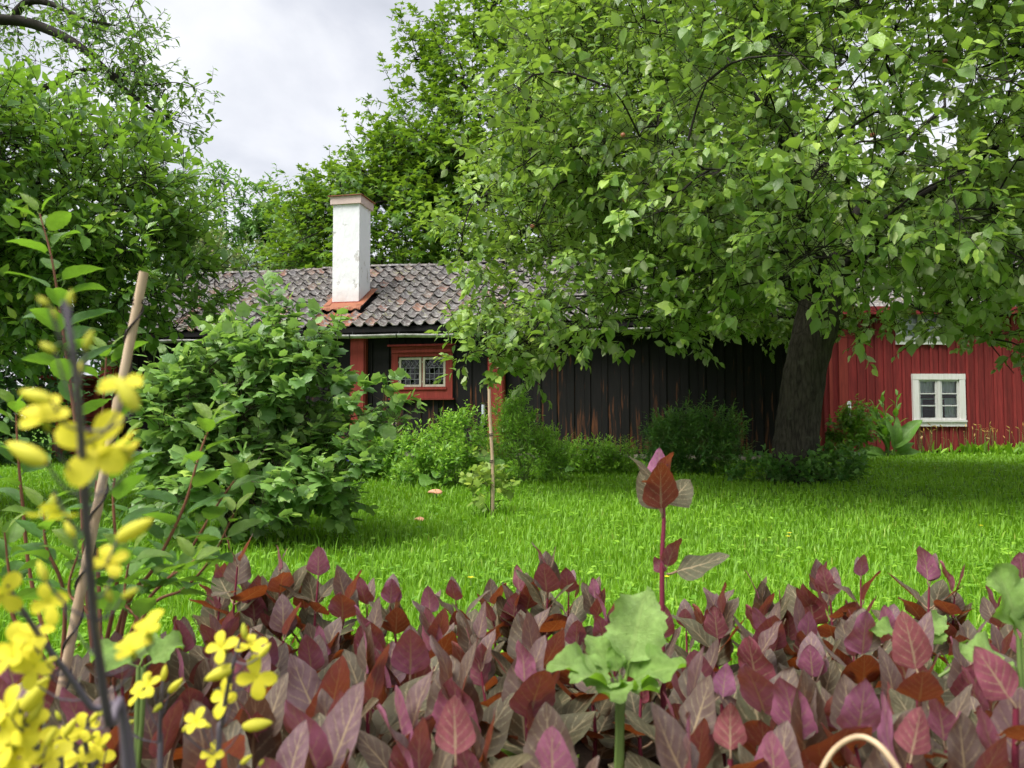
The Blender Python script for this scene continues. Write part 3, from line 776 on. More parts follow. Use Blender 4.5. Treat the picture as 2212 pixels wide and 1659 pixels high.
V = [(x, ch_y0 + .20, .075) for x in xs] + [(x, ch_y0 - .02, .062) for x in xs] + [(x, ch_y0 - .09 - .022 * math.cos(2 * math.pi * (x - HL + .22) / TW), .035 + .03 * math.cos(2 * math.pi * (x - HL + .22) / TW)) for x in xs]
F = [(j * 25 + i, (j + 1) * 25 + i, (j + 1) * 25 + i + 1, j * 25 + i + 1) for j in range(2) for i in range(24)]
b = len(V); V += [(CU1 + .0, ch_y0 + .05, .08), (CU1 + .14, ch_y0 + .05, .07), (CU1 + .14, ch_y1, .07), (CU1, ch_y1, .08), (CU0 - .0, ch_y0 + .05, .08), (CU0 - .14, ch_y0 + .05, .07), (CU0 - .14, ch_y1, .07), (CU0, ch_y1, .08)]
F += [(b, b + 1, b + 2, b + 3), (b + 4, b + 7, b + 6, b + 5)]
mb.add(V, F).build('apron', M['rust'], chim, RM)
# a pale grey pipe left at the wall by the post
tb = Tubes().add([H(-5.83, -.11, .55), H(-5.83, -.11, .93)], .035, 10); obj('wall_pipe', tb.mesh('wall_pipe', plain('grey pipe', (.45, .5, .55), .4)), None, house)

# ------------------------------------------------------------------ red house on the right
RY, RX0, RX1, RE = 16.7, 4.4, 15.2, 3.25
RH = Matrix.Translation((0, RY, HO))
rh = thing('red_house', 'tall red house of narrow upright boards with white window behind the apple tree', 'house', (9, RY, 0))
def X_at(px, Y=RY): return (px * S2 - 512) / FPX * Y
def Z_at(py, Y=RY): return at2(1106, py, Y)[2] - HO
wx0, wx1 = X_at(1968), X_at(2080.5); wz0, wz1 = Z_at(921), Z_at(808)
ux0, ux1, uz0, uz1 = X_at(1935), X_at(2045), Z_at(745), Z_at(660)
rops = [(wx0 + .08, wx1 - .08, wz0 + .1, wz1 - .1), (ux0 + .08, ux1 - .08, uz0 + .08, uz1 - .08)]
backing(rh, 'wall', RH, RX0, RX1, -.02, RE, rops, M['dark_room'])
boards(rh, 'board', RH, RX0, RX1, -.03, RE, rops, (.125, .055), (.15, .065), (.0, .024), M['red_dark'], 5)
MB().box(X_at(1810), X_at(1829), -.09, -.06, -.02, RE).build('corner_board', M['red'], rh, RH)
MB().box(X_at(1789), X_at(1796), -.085, -.06, -.02, RE).build('corner_board', M['red'], rh, RH)
mb = MB(); RDp = 6.0; RR = 5.2
for xx, s_ in ((RX0 + .03, -1), (RX1 - .03, 1)):
    pts = [(0.02, -.03), (RDp, -.03), (RDp, RE), (RDp / 2, RR - .1), (.02, RE)]
    mb.add([(xx, RY + v, z + HO) for v, z in pts] + [(xx + s_ * .03, RY + v, z + HO) for v, z in pts], [(0, 1, 2, 3, 4), (9, 8, 7, 6, 5)] + [(i, (i + 1) % 5, (i + 1) % 5 + 5, i + 5) for i in range(5)])
mb.box(RX0, RX1, RDp - .05, RDp, -.03, RE, RH)
mb.build('side_wall', M['red_dark'], rh)
MB().box(RX0 + .1, RX1 - .1, .1, RDp - .1, -.02, .02, RH).build('room_floor', M['dark_room'], rh)
rs_ = math.atan2(RR - RE, RDp / 2); ev = -.4
V, Q = [], []
xs = np.linspace(RX0 - .3, RX1 + .3, 300)
for sgn in (0, 1):
    rows = []
    for t in np.linspace(ev, RDp / 2, 20):
        rows.append([(x, RY + (t if sgn == 0 else RDp - t), HO + RE + t * (RR - RE) / (RDp / 2) + .05 + .03 * math.cos(2 * math.pi * x / .24)) for x in xs])
    b = len(V); V += [p for r_ in rows for p in r_]; n = len(xs)
    i = b + np.arange(19 * n).reshape(19, n)[:, :-1].ravel(); Q.append(np.stack([i, i + 1, i + n + 1, i + n], -1))
obj('roof', npmesh('roof', np.array(V), np.concatenate(Q), M['tile']), None, rh)
MB().box(RX0 - .3, RX1 + .3, ev, ev + .03, RE - .35, RE - .18, RH).build('fascia', M['red_dark'], rh)
def white_window(a, b, c, d, rows, curt=True):
    fw = .125
    mb = MB().box(a, a + fw, -.10, -.03, c + fw + .002, d - fw - .002).box(b - fw, b, -.10, -.03, c + fw + .002, d - fw - .002).box(a - .01, b + .01, -.105, -.03, c, c + fw).box(a - .005, b + .005, -.105, -.03, d - fw, d)
    w_ = mb.build('window', M['white'], rh, RH)
    x0, x1, z0, z1 = a + fw, b - fw, c + fw, d - fw; mid = (x0 + x1) / 2
    obj('window_sill', MB().box(a - .005, b + .005, -.135, -.03, c + fw - .03, c + fw + .012).mesh('window_sill', M['white']), None, w_, RH)
    obj('mullion', MB().box(mid - .028, mid + .028, -.085, -.02, z0, z1).mesh('mullion', M['white']), None, w_, RH)
    for p, q in ((x0, mid - .03), (mid + .03, x1)):
        s = .042; m_ = MB().box(p, p + s, -.07, -.02, z0, z1).box(q - s, q, -.07, -.02, z0, z1).box(p + s, q - s, -.068, -.02, z0, z0 + s + .02).box(p + s, q - s, -.068, -.02, z1 - s, z1)
        gz0, gz1 = z0 + s + .02, z1 - s
        for r_ in range(1, rows):
            z = gz0 + (gz1 - gz0) * r_ / rows; m_.box(p + s, q - s, -.066, -.025, z - .013, z + .013)
        obj('sash', m_.mesh('sash', M['white']), None, w_, RH)
        for r_ in range(rows):
            za = gz0 + (gz1 - gz0) * r_ / rows; zb = gz0 + (gz1 - gz0) * (r_ + 1) / rows
            obj('pane', MB().quad((p + s, -.045, za + .01), (q - s, -.045, za + .01), (q - s, -.045, zb - .01), (p + s, -.045, zb - .01)).mesh('pane', M['glass']), None, w_, RH)
    def drape(xa, xb, za, zb, nf, nm):
        xs = np.linspace(xa, xb, nf * 8); V = [(x, .03 + .018 * math.sin(i / (nf * 8) * nf * 6.28) * (1 if z == za else .6), z + (.01 * math.sin(i) if z == za else 0)) for z in (za, (za + zb) / 2, zb) for i, x in enumerate(xs)]
        n = len(xs); i = np.arange(2 * n).reshape(2, n)[:, :-1].ravel()
        obj(nm, npmesh(nm, np.array(V), np.stack([i, i + 1, i + n + 1, i + n], -1), M['curtain']), None, w_, RH)
    if curt:
        hgt = z1 - z0
        drape(x0 + .02, x1 - .02, z1 - hgt * .32, z1 - .02, 9, 'valance')
        drape(x0 + .0, x0 + .13, z0 + .02, z0 + hgt * .54, 2, 'curtain')
        drape(x1 - .26, x1 - .01, z0 + .02, z0 + hgt * .55, 5, 'curtain')
        obj('curtain_rod', Tubes().add([(x0, .035, z0 + hgt * .53), (x1, .035, z0 + hgt * .53)], .012, 6).mesh('curtain_rod', M['white']), None, w_, RH)
        obj('inner_sill', MB().box(x0, x1, .02, .2, z0 - .02, z0 + .035).mesh('inner_sill', M['grey_wood']), None, w_, RH)
    else:
        drape(x0 + .02, x1 - .02, z0 + .02, z1 - .02, 9, 'curtain')
white_window(wx0, wx1, wz0, wz1, 3)
white_window(ux0, ux1, uz0, uz1, 2, False)
# small white notice on the red wall
a, b, c, d = X_at(1825), X_at(1833), Z_at(899), Z_at(867)
sg = thing('wall_notice', 'small narrow white notice fixed to the red wall left of the white window', 'sign', (a, RY - .06, c + HO))
MB().box(a, b, -.125, -.11, c, d, RH).build('board', M['sign'], sg)
mb = MB()
for k in range(3): mb.box(a + .012, b - .012, -.1265, -.1255, d - .03 - .02 * k, d - .022 - .02 * k, RH)
mb.box(a + .03, b - .03, -.1265, -.1255, c + .07, d - .10, RH)
mb.build('print', M['ink'], sg)

# ------------------------------------------------------------------ red shed at the far left
SY = 15.3
sx0, sx1 = (246 / 4 - 512) / FPX * SY - .25, (412 / 4 - 512) / FPX * SY
SM = Matrix.Translation((0, SY, 0))
shed = thing('red_shed', 'small red shed of horizontal boards with flat lid roof left of the cottage', 'shed', (sx0, SY, 0))
zt = at(60, 376, SY)[2]
k = 0; z = .05
while z < zt - .12:
    hgt = random.uniform(.085, .115); pr = .012 * (k % 2)
    MB().box(sx0 + .18, sx1 - .10, -.03 - pr, -pr, z, min(z + hgt - .012, zt - .1)).build('board', M['red_dark'], shed, SM)
    MB().box(sx1 - .1, sx1 - .07, 0, 1.2, z, min(z + hgt - .012, zt - .1)).build('board', M['red_dark'], shed, SM)
    z += hgt; k += 1
for xx in (sx0 + .13, sx1 - .14): MB().box(xx, xx + .10, -.075, -.045, .0, zt - .09).build('corner_board', M['red'], shed, SM)
MB().box(sx0 + .2, sx1 - .12, .01, 1.2, .0, zt - .1).build('core', M['dark_room'], shed, SM)
MB().box(sx0 - .15, sx1 + .15, -.25, 1.4, zt - .06, zt).box(sx0 - .05, sx1 + .05, -.18, 1.3, zt - .10, zt - .062).build('roof', M['red'], shed, SM)

# ------------------------------------------------------------------ apple tree
tx, ty = 3.33, 9.1
tr = [([(tx, ty, -.05), (tx + .01, ty, .25), (tx + .06, ty, .8), (tx + .16, ty, 1.4), (tx + .33, ty + .05, 2.0), (tx + .42, ty + .1, 2.6)], [.36, .27, .245, .24, .25, .2])]
top = np.array([tx + .42, ty + .1, 2.5])
limbs = []
for az, el, L, r in ((200, 20, 3.2, .12), (165, 35, 3.4, .12), (120, 30, 2.8, .1), (60, 30, 2.9, .1), (10, 28, 3.4, .12), (330, 25, 3.0, .1), (285, 30, 2.8, .1), (240, 28, 2.9, .11), (90, 70, 2.6, .1), (210, 62, 2.8, .09), (350, 60, 2.8, .09), (180, 8, 2.6, .08)):
    d = np.array([math.cos(R(az)) * math.cos(R(el)), math.sin(R(az)) * math.cos(R(el)), math.sin(R(el))])
    q = top + np.array([0, 0, random.uniform(-.5, 0)])
    limbs.append(([q, q + d * L * .35 + [0, 0, .15], q + d * L * .7 + rng.normal(0, .15, 3), q + d * L + [0, 0, -.35]], [r, r * .75, r * .5, r * .22]))
E_apple = [(3.7, 9.0, 4.3, 3.9, 3.7, 2.5), (.95, 8.6, 2.35, 1.85, 2.0, 1.45), (6.5, 8.6, 2.75, 2.4, 2.4, 1.6), (5.6, 10.6, 2.6, 2.4, 1.6, 1.3), (3.0, 6.4, 3.1, 2.4, 1.7, 1.55), (5.3, 6.3, 3.2, 2.0, 1.8, 1.6), (3.4, 11.0, 3.2, 2.8, 1.6, 1.5), (1.5, 7.3, 3.9, 1.8, 1.8, 1.7), (*at2(1060, 780, 7.8), .5, .6, .4), (*at2(1180, 740, 7.6), .6, .6, .4), (*at2(2160, 790, 8.0), .7, .7, .45), (*at2(1950, 725, 8.2), .8, .6, .35), (*at2(1400, 730, 7.5), .9, .7, .3)]
def apple_flt(p):
    hd = math.hypot(p[0] - tx - .3, p[1] - ty)
    if hd < 1.3 and p[2] < 2.6: return False
    x, y, f = project(p)
    if 745 < x < 835 and y > 315 and p[1] < 9.4: return False       # the trunk stays in sight
    if 895 < x < 985 and y > 338: return False                      # white window
    # how low the outer twigs hang, left to right along the crown's ragged hem
    hem = np.interp(x, [420, 470, 530, 580, 640, 700, 760, 840, 900, 980, 1030], [385, 388, 384, 356, 352, 360, 350, 352, 352, 352, 385])
    if y > hem + 16 * math.sin(p[0] * 6.3) * math.sin(p[1] * 4.1 + p[0]) + 7 * math.sin(p[0] * 17) - 12: return False
    if x < 456 and 245 < y < 420: return False                      # the lattice window and roof stay in sight
    return True
apple = crown_tree('apple_tree', 'old apple tree with thick leaning trunk and wide leafy crown', 'tree', (tx, ty, 0), tr, limbs, E_apple, 930, 10, 8, .112, T_OVATE, M['apple_leaf'],
    dict(droop=.35, up=.9, spread=.9, jit=.42, tip=.4, base=.30), clr=.46, shl=(.16, .38), upb=.45, r0=.022, nparts=300, flt=apple_flt, inner=.25)
# small green apples
for px, py, Y, bl in ((2640, 280, 5.8, 0), (2492, 540, 6.2, 1), (3340, 360, 6.0, 1), (3490, 540, 6.0, 1), (3640, 445, 6.0, 0), (3890, 975, 6.4, 1), (4000, 855, 6.0, 0), (2420, 700, 6.6, 0), (2500, 800, 6.6, 1), (2130, 905, 6.9, 1), (2960, 1265, 7.6, 0), (3250, 1250, 7.6, 0), (3780, 245, 6.0, 1), (2755, 720, 6.0, 0), (2440, 695, 6.6, 0), (3870, 590, 6.0, 0)):
    c = at(px / 4, py / 4, Y); V, F = [], []
    r = .021
    for j in range(7):
        a = math.pi * j / 6
        for k in range(8):
            q = 2 * math.pi * k / 8; rr = math.sin(a) * r * 1.05; V.append((rr * math.cos(q), rr * math.sin(q), r * math.cos(a) * (1 - .22 * math.exp(-(a / .5) ** 2))))
    F = [(j * 8 + k, (j + 1) * 8 + k, (j + 1) * 8 + (k + 1) % 8, j * 8 + (k + 1) % 8) for j in range(6) for k in range(8)]
    o = MB().add(V, F).build('apple', M['apple_blush'] if bl else M['apple_fruit'], apple, Matrix.Translation(c), True)

# ------------------------------------------------------------------ trees behind and on the left
def simple_limbs(b, top, n, L, r):
    o = []
    for k in range(n):
        az = 360 * k / n + random.uniform(-20, 20); el = random.uniform(25, 60); q = np.array(b) + (np.array(top) - np.array(b)) * random.uniform(.3, .95)
        d = np.array([math.cos(R(az)) * math.cos(R(el)), math.sin(R(az)) * math.cos(R(el)), math.sin(R(el))])
        o.append(([q, q + d * L * .5 + rng.normal(0, .1 * L, 3) * .3, q + d * L], [r, r * .6, r * .2]))
    return o
mb_ = (1.2, 25, 0)
crown_tree('maple_tree', 'tall broad maple with dense bright green crown behind the chimney', 'tree', mb_, [([mb_, (1.1, 25, 3), (1.3, 25, 8), (1.2, 25, 13)], [.45, .36, .25, .1])],
    simple_limbs((1.2, 25, 2), (1.2, 25, 12), 14, 5.0, .16), [(1.0, 25, 6.0, 8.2, 4.8, 5.0), (1.4, 25, 9.8, 5.9, 4.6, 5.4), (-3.4, 24, 5.0, 3.9, 3.6, 4.0), (5, 24, 7, 5, 4, 6), (-4.3, 24.5, 6.2, 2.6, 2.4, 2.6), (-2.2, 23.6, 5.2, 4.4, 2.8, 3.6)],
    800, 9, 7, .28, T_MAPLE, M['maple_leaf'], dict(droop=.25, up=1.1, spread=1.0, jit=.4, tip=.45, base=.25), clr=.85, shl=(.3, .7), upb=.55, r0=.05, front=.75, barkm='maple_bark', inner=.12)
b2 = (-9.6, 31, 0)
crown_tree('ash_tree', 'distant feathery ash tree left of the maple against the sky', 'tree', b2, [([b2, (-9.5, 31, 3), (-9.6, 31, 7)], [.3, .22, .08])], simple_limbs((-9.6, 31, 2), (-9.6, 31, 7), 9, 2.6, .1),
    [(-11.6, 31, 8.6, 2.3, 2, 2.2), (-9.7, 31, 7.3, 2.6, 2, 2.2), (-8.2, 31, 6.6, 1.8, 2, 2.2), (-13, 31, 6.2, 2.4, 2, 3)], 150, 9, 8, .26, T_NARROW, M['far_leaf'], dict(droop=.5, up=.8, jit=.4, tip=.3, base=.35), clr=.7, shl=(.3, .6), r0=.04, front=.5, barkm='maple_bark')
b3 = (-9.0, 26, 0)
crown_tree('lilac_tree', 'pale fading lilac behind the cottage roof with brownish flower heads', 'tree', b3, [([b3, (-9, 26, 2), (-9.1, 26, 4)], [.14, .1, .05])], simple_limbs((-9, 26, 1), (-9, 26, 4), 7, 1.5, .05),
    [(-9.2, 26, 4.7, 1.9, 1.5, 1.6), (-10.6, 26, 4.9, 1.5, 1.5, 2.0), (-7.6, 26, 4.0, 1.1, 1.2, 1.2)], 110, 8, 8, .17, T_OVATE, M['lilac_leaf'], dict(droop=.3, up=.8, jit=.5, tip=.6, base=.25), clr=.5, shl=(.25, .5), r0=.03, front=.5)
b4 = (-7.4, 8.0, 0)
crown_tree('gnarled_fruit_tree', 'old dark-limbed fruit tree reaching from the left edge into the sky', 'tree', b4, [([b4, (-7.3, 8, 1.2), (-7.1, 7.9, 2.6), (-6.9, 7.9, 3.6)], [.24, .18, .15, .11])],
    [(np.array([at2(-260, 60, 7.9), at2(0, 42, 7.8), at2(100, 62, 7.7), at2(185, 110, 7.6), at2(265, 190, 7.5), at2(340, 245, 7.4)]), [.07, .055, .05, .04, .025, .012]),
     (np.array([at2(20, 46, 7.8), at2(60, 5, 7.8), at2(110, 8, 7.7), at2(180, 40, 7.5), at2(250, 55, 7.4)]), [.045, .04, .03, .02, .01]),
     (np.array([at2(185, 110, 7.6), at2(260, 170, 7.5), at2(330, 185, 7.4)]), [.03, .02, .01]),
     (np.array([at2(120, 180, 7.9), at2(190, 150, 7.8), at2(260, 170, 7.6)]), [.03, .02, .01]),
     (np.array([b4, (-7.0, 7.9, 3.4), at2(-260, 60, 7.9)]), [.11, .1, .07]),
     (np.array([(-7.0, 7.9, 3.2), (-6.2, 7.8, 3.6), at2(120, 180, 7.9)]), [.06, .05, .03])],
    [(*at2(330, 245, 7.5), .55, .7, .45), (*at2(255, 50, 7.5), .35, .6, .45), (*at2(270, 130, 7.5), .45, .6, .4), (*at2(380, 260, 7.4), .28, .4, .22), (*at2(60, 10, 7.9), 1.0, .8, .25), (*at2(120, 230, 7.9), 1.2, .8, .5), (*at2(-200, 100, 8), 1.3, 1, 1.3)],
    150, 8, 6, .075, T_NARROW, M['plum_leaf'], dict(droop=.3, up=.7, jit=.5, tip=.3, base=.25), clr=.26, shl=(.08, .22), upb=.2, r0=.014, inner=.8, shell=.8)
b5 = (-4.6, 5.8, 0)
crown_tree('plum_tree', 'bushy glossy-leaved plum tree filling the left side in front of the cottage roof', 'tree', b5, [([b5, (-4.55, 5.8, .8), (-4.4, 5.8, 1.6), (-4.3, 5.7, 2.2)], [.13, .1, .085, .06])],
    simple_limbs((-4.5, 5.8, .9), (-4.3, 5.7, 2.3), 9, 1.5, .05), [(-4.2, 5.8, 2.2, 1.7, 1.2, 1.05), (-3.35, 5.7, 2.25, .9, .9, .7), (-4.6, 5.6, 2.7, 1.2, 1.0, .65), (-3.1, 5.9, 1.75, .8, .8, .45), (-5.3, 5.8, 1.8, 1.2, 1, .9)],
    330, 10, 7, .102, T_PLUM, M['plum_leaf'], dict(droop=.1, up=.8, jit=.35, tip=.45, base=.28), clr=.30, shl=(.14, .32), upb=.6, r0=.014, nparts=260, inner=.15)
# darker trees closing the view on the left and behind
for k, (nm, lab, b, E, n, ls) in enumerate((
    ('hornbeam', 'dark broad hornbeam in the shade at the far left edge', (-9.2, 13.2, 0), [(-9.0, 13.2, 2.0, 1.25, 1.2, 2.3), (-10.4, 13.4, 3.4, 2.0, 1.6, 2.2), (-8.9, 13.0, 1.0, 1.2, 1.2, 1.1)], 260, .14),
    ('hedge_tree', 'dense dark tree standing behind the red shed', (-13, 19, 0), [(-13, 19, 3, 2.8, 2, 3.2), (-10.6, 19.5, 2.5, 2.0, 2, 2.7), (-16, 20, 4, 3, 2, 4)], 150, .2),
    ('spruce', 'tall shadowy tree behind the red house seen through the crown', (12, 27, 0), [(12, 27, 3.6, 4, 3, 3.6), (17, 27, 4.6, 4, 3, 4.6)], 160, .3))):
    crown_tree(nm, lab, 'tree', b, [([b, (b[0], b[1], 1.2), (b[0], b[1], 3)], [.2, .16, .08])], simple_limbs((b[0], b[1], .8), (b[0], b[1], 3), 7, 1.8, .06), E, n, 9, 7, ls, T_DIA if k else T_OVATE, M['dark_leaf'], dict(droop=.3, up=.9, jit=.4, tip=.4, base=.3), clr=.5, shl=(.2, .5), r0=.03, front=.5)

# ------------------------------------------------------------------ bushes
def bush(name, label, cat, base, E, ncl, nsh, nl, ls, tm, mat, kw=None, clr=.12, shl=(.08, .2), upb=.6, r0=.007, nst=9, nparts=0, stem='brown_stem', group=None, inner=.35, shell=.55, extra=None, outb=.8):
    t = thing(name, label, cat, base, group); tb = Tubes(); starts = []
    base = np.array(base, float)
    EE = np.array(E)
    for k in range(nst):
        e = EE[k % len(EE)]; tip = e[:3] + unit(rng.normal(0, 1, 3)) * e[3:6] * .45
        q = base + np.append(rng.normal(0, .10, 2) * EE[:, 3].mean(), 0)
        P = curve([q, q + (tip - q) * .4 + [0, 0, .12 * (tip[2] - q[2])], tip], 12); tb.add(P, np.linspace(r0, r0 * .4, 12), 5); starts += list(P[3:])
    C = sample_env(E, ncl, shell, inner, flt=lambda p: p[2] > .04)
    if extra is not None: C = np.vstack([C, extra])
    n = len(C); grow(tb, starts, C, EE[:, :3].mean(0), r0 * .7, .1, 5)
    b = np.repeat(C, nsh, 0) + rng.normal(0, clr * .55, (n * nsh, 3)); b[:, 2] = np.maximum(b[:, 2], .03)
    near = np.argmin((((b[:, None] - EE[None, :, :3]) / EE[None, :, 3:6]) ** 2).sum(2), 1)
    o = unit((b - EE[near, :3]) / EE[near, 3:6]); d = unit(o * outb + rng.normal(0, .4, b.shape) + np.array([0, 0, upb]))
    L = rng.uniform(*shl, len(b)); tb.raw(*twig_prisms(b, d, L, max(.0015, ls * .03)))
    cc = np.repeat(C, nsh, 0); dv = b - cc; tb.raw(*twig_prisms(cc, unit(dv), np.linalg.norm(dv, axis=1), max(.0015, ls * .03)))
    obj('stems', tb.mesh('stems', M[stem]), None, t, kind='stuff')
    P, ax, nr, sz, rn = on_shoots(b, d, L, nl, ls, **(kw or {}))
    keep = np.ones(len(P), bool)
    if nparts:
        x, y, f = project(P); ok = (x > 5) & (x < 1019) & (y > 5) & (y < 763)
        idx = np.where(ok)[0]; idx = idx[np.argsort(f[idx] / sz[idx])][:nparts]; keep[idx] = False
        ms = [npmesh('leaf', tm[0], tm[1], mat, True, np.full(len(tm[0]), r)) for r in (.2, .35, .5, .65, .8)]; B = basis(ax[idx], nr[idx])
        for j, i in enumerate(idx):
            obj('leaf', ms[int(min(4, max(0, (rn[i] - .15) / .16)))], None, t, Matrix(np.vstack([np.hstack([B[j] * sz[i], P[i][:, None]]), [0, 0, 0, 1]]).tolist()))
    obj('foliage', scatter('foliage', tm, P[keep], ax[keep], nr[keep], sz[keep], rn[keep], mat), None, t, kind='stuff')
    return t
cb = (-1.65, 4.6, 0)
bush('currant_bush', 'large currant bush with lobed leaves standing before the black wall', 'bush', cb,
    [(-1.62, 4.7, .78, .48, .45, .48), (-1.34, 4.7, .86, .25, .35, .36), (-1.92, 4.7, .66, .34, .4, .38), (-1.2, 4.6, .42, .28, .3, .24), (-1.6, 4.4, .42, .42, .35, .30)],
    190, 6, 5, .078, T_CURR, M['currant_leaf'], dict(droop=.25, up=1.0, jit=.35, tip=.4, base=.32), clr=.13, shl=(.06, .16), nparts=280, nst=14, r0=.012,
    extra=np.array([at2(830, 870, 4.6), at2(800, 890, 4.6), at2(760, 900, 4.5), at2(800, 1000, 4.4), at2(850, 905, 4.6), at2(590, 700, 4.6), at2(600, 670, 4.6), at2(530, 740, 4.6), at2(690, 720, 4.6), at2(700, 1030, 4.2), at2(640, 1050, 4.1)]))
bush('goldenrod_clump', 'tall bright leafy clump below the lattice window, left of the bamboo stake', 'plant', ground2(960, 1050), [(*at2(960, 985, 8.6), .36, .4, .36), (*at2(900, 1005, 8.6), .22, .3, .28), (*at2(1010, 960, 8.7), .25, .3, .3), (*at2(965, 1020, 8.4), .38, .3, .2)], 90, 7, 8, .062, T_NARROW, M['bush_leaf'],
    dict(droop=.15, up=.8, jit=.45, tip=.4, base=.35), upb=1.0, clr=.11, stem='green_stem', nst=16)
bush('bellflower_clump', 'tall leafy clump before the red post, right of the bamboo stake', 'plant', ground2(1130, 1040), [(*at2(1125, 980, 9.0), .33, .35, .42), (*at2(1165, 995, 9.0), .22, .3, .3), (*at2(1090, 950, 9.2), .14, .2, .5), (*at2(1120, 905, 9.2), .12, .2, .3)], 90, 7, 8, .07, T_LANCE, M['bush_leaf'],
    dict(droop=.15, up=.7, jit=.45, tip=.3, base=.32), upb=1.1, clr=.11, stem='green_stem', nst=18, shl=(.1, .26))
bush('phlox_bush', 'rounded dark green bush against the black wall left of the apple trunk', 'bush', ground2(1500, 1018), [(*at2(1500, 965, 10.4), .56, .5, .33), (*at2(1540, 930, 10.4), .3, .4, .26), (*at2(1440, 970, 10.3), .28, .4, .28)], 120, 7, 9, .085, T_LANCE, M['phlox_leaf'],
    dict(droop=.2, up=.9, jit=.3, tip=.5, base=.22), upb=.9, clr=.13, stem='green_stem', nst=16, shl=(.12, .26))
E_ = [(*at2(x, 1000, 10.6), .2, .3, .16) for x in (1200, 1245, 1290, 1335)]
bush('cornflower_border', 'low grey-green border of mountain cornflowers along the cottage sill', 'plant', ground2(1270, 1016), E_, 80, 6, 8, .085, T_LANCE, M['bush_leaf'], dict(droop=.2, up=.8, jit=.4, tip=.3, base=.4), upb=1.1, clr=.1, stem='green_stem', nst=14, shl=(.1, .22))
b = ground2(1062, 1112)
bush('staked_sapling', 'small yellow-green currant sapling tied to the bamboo stake in the lawn', 'bush', b, [(*at2(1060, 1050, b[1]), .13, .12, .13), (*at2(1030, 1065, b[1]), .10, .1, .06), (*at2(1085, 1080, b[1]), .09, .1, .09), (*at2(1055, 990, b[1]), .05, .05, .1)], 13, 3, 4, .055, T_CURR, M['lime_leaf'], dict(droop=.15, up=.9, jit=.4, tip=.4, base=.35), clr=.07, shl=(.04, .1), r0=.004, nst=7, nparts=150)
bush('wall_shrub', 'loose green shrub at the corner between black cottage and red house', 'bush', ground2(1825, 988), [(*at2(1825, 950, 13.4), .32, .3, .3), (*at2(1850, 920, 13.4), .22, .3, .33), (*at2(1805, 965, 13.3), .2, .3, .22)], 70, 6, 6, .08, T_OVATE, M['bush_leaf'], dict(droop=.25, up=.9, jit=.4, tip=.3, base=.2), upb=.8, clr=.12, stem='red_stem', nst=12)
bush('trunk_weeds', 'dark low weeds growing around the foot of the apple trunk', 'plant', (tx, ty - .2, 0), [(tx - .35, ty - .25, .06, .4, .25, .16), (tx + .35, ty - .2, .08, .4, .3, .2), (tx + .02, ty - .4, .05, .5, .2, .12)], 55, 5, 5, .085, T_OVATE, M['phlox_leaf'], dict(droop=.1, up=.7, jit=.5, tip=.4, base=.3), upb=1.2, clr=.1, stem='green_stem', nst=8)
bush('delphinium_patch', 'leafy patch under the currant bush carrying violet flower spikes', 'plant', ground2(760, 1030), [(*at2(760, 1005, 9.3), .25, .25, .14), (*at2(700, 1005, 9.3), .3, .25, .16), (*at2(800, 1000, 9.4), .2, .2, .12)], 45, 6, 6, .08, T_CURR, M['bush_leaf'], dict(droop=.2, up=.9, jit=.4, tip=.3, base=.3), upb=1.0, clr=.1, stem='green_stem', nst=10)
b = ground2(848, 1040)
bush('lily_stalks', 'three slender lily stalks with whorled leaves left of the goldenrod clump', 'plant', b, [(*at2(840, 990, b[1]), .07, .06, .28), (*at2(852, 985, b[1]), .06, .06, .3)], 26, 5, 5, .10, T_LANCE, M['bush_leaf'], dict(droop=.1, up=.7, jit=.3, tip=.2, base=.3), upb=.5, clr=.05, shl=(.03, .08), stem='green_stem', nst=4)
# meadow plants along the red wall
for k, (px, wd, lab) in enumerate(((2130, .75, 'tuft of tall seeding grass at the red wall near the right edge'), (2000, .5, 'thin seeding grass with yellow flowers under the white window'))):
    b = np.array([X_at(px), RY - .3, 0]); t = thing('wall_grass', lab, 'grass', b, 'grasses along the red wall')
    n = 160 if k == 0 else 30
    P = b + np.stack([rng.uniform(-wd, wd, n), rng.uniform(-.15, .1, n), np.zeros(n)], 1); d = unit(np.stack([rng.normal(0, .5, n), rng.normal(0, .3, n), np.ones(n)], 1))
    obj('blades', scatter('blades', T_LANCE, P, d, rng.normal(0, 1, (n, 3)), rng.uniform(.08, .34, n), rng.uniform(.2, .8, n), M['grass_blade']), None, t, kind='stuff')
    n = 40 if k == 0 else 22
    P = b + np.stack([rng.uniform(-wd, wd, n), rng.uniform(-.1, 0, n), rng.uniform(.3, .62, n)], 1)
    obj('seed_heads', scatter('seed_heads', T_LANCE, P, unit(rng.normal(0, 1, (n, 3)) + [0, 0, 1]), rng.normal(0, 1, (n, 3)), np.full(n, .09), rng.uniform(0, 1, n), leafmat('seed head', [(0, (.35, .2, .06)), (1, (.6, .4, .08))], (.4, .3, .1), (.6, .4, .1))), None, t, kind='stuff')
    tb = Tubes()
    for p in P: tb.add([[p[0] + random.gauss(0, .05), p[1], 0], p], .003, 3)
    obj('stalks', tb.mesh('stalks', M['green_stem']), None, t, kind='stuff')

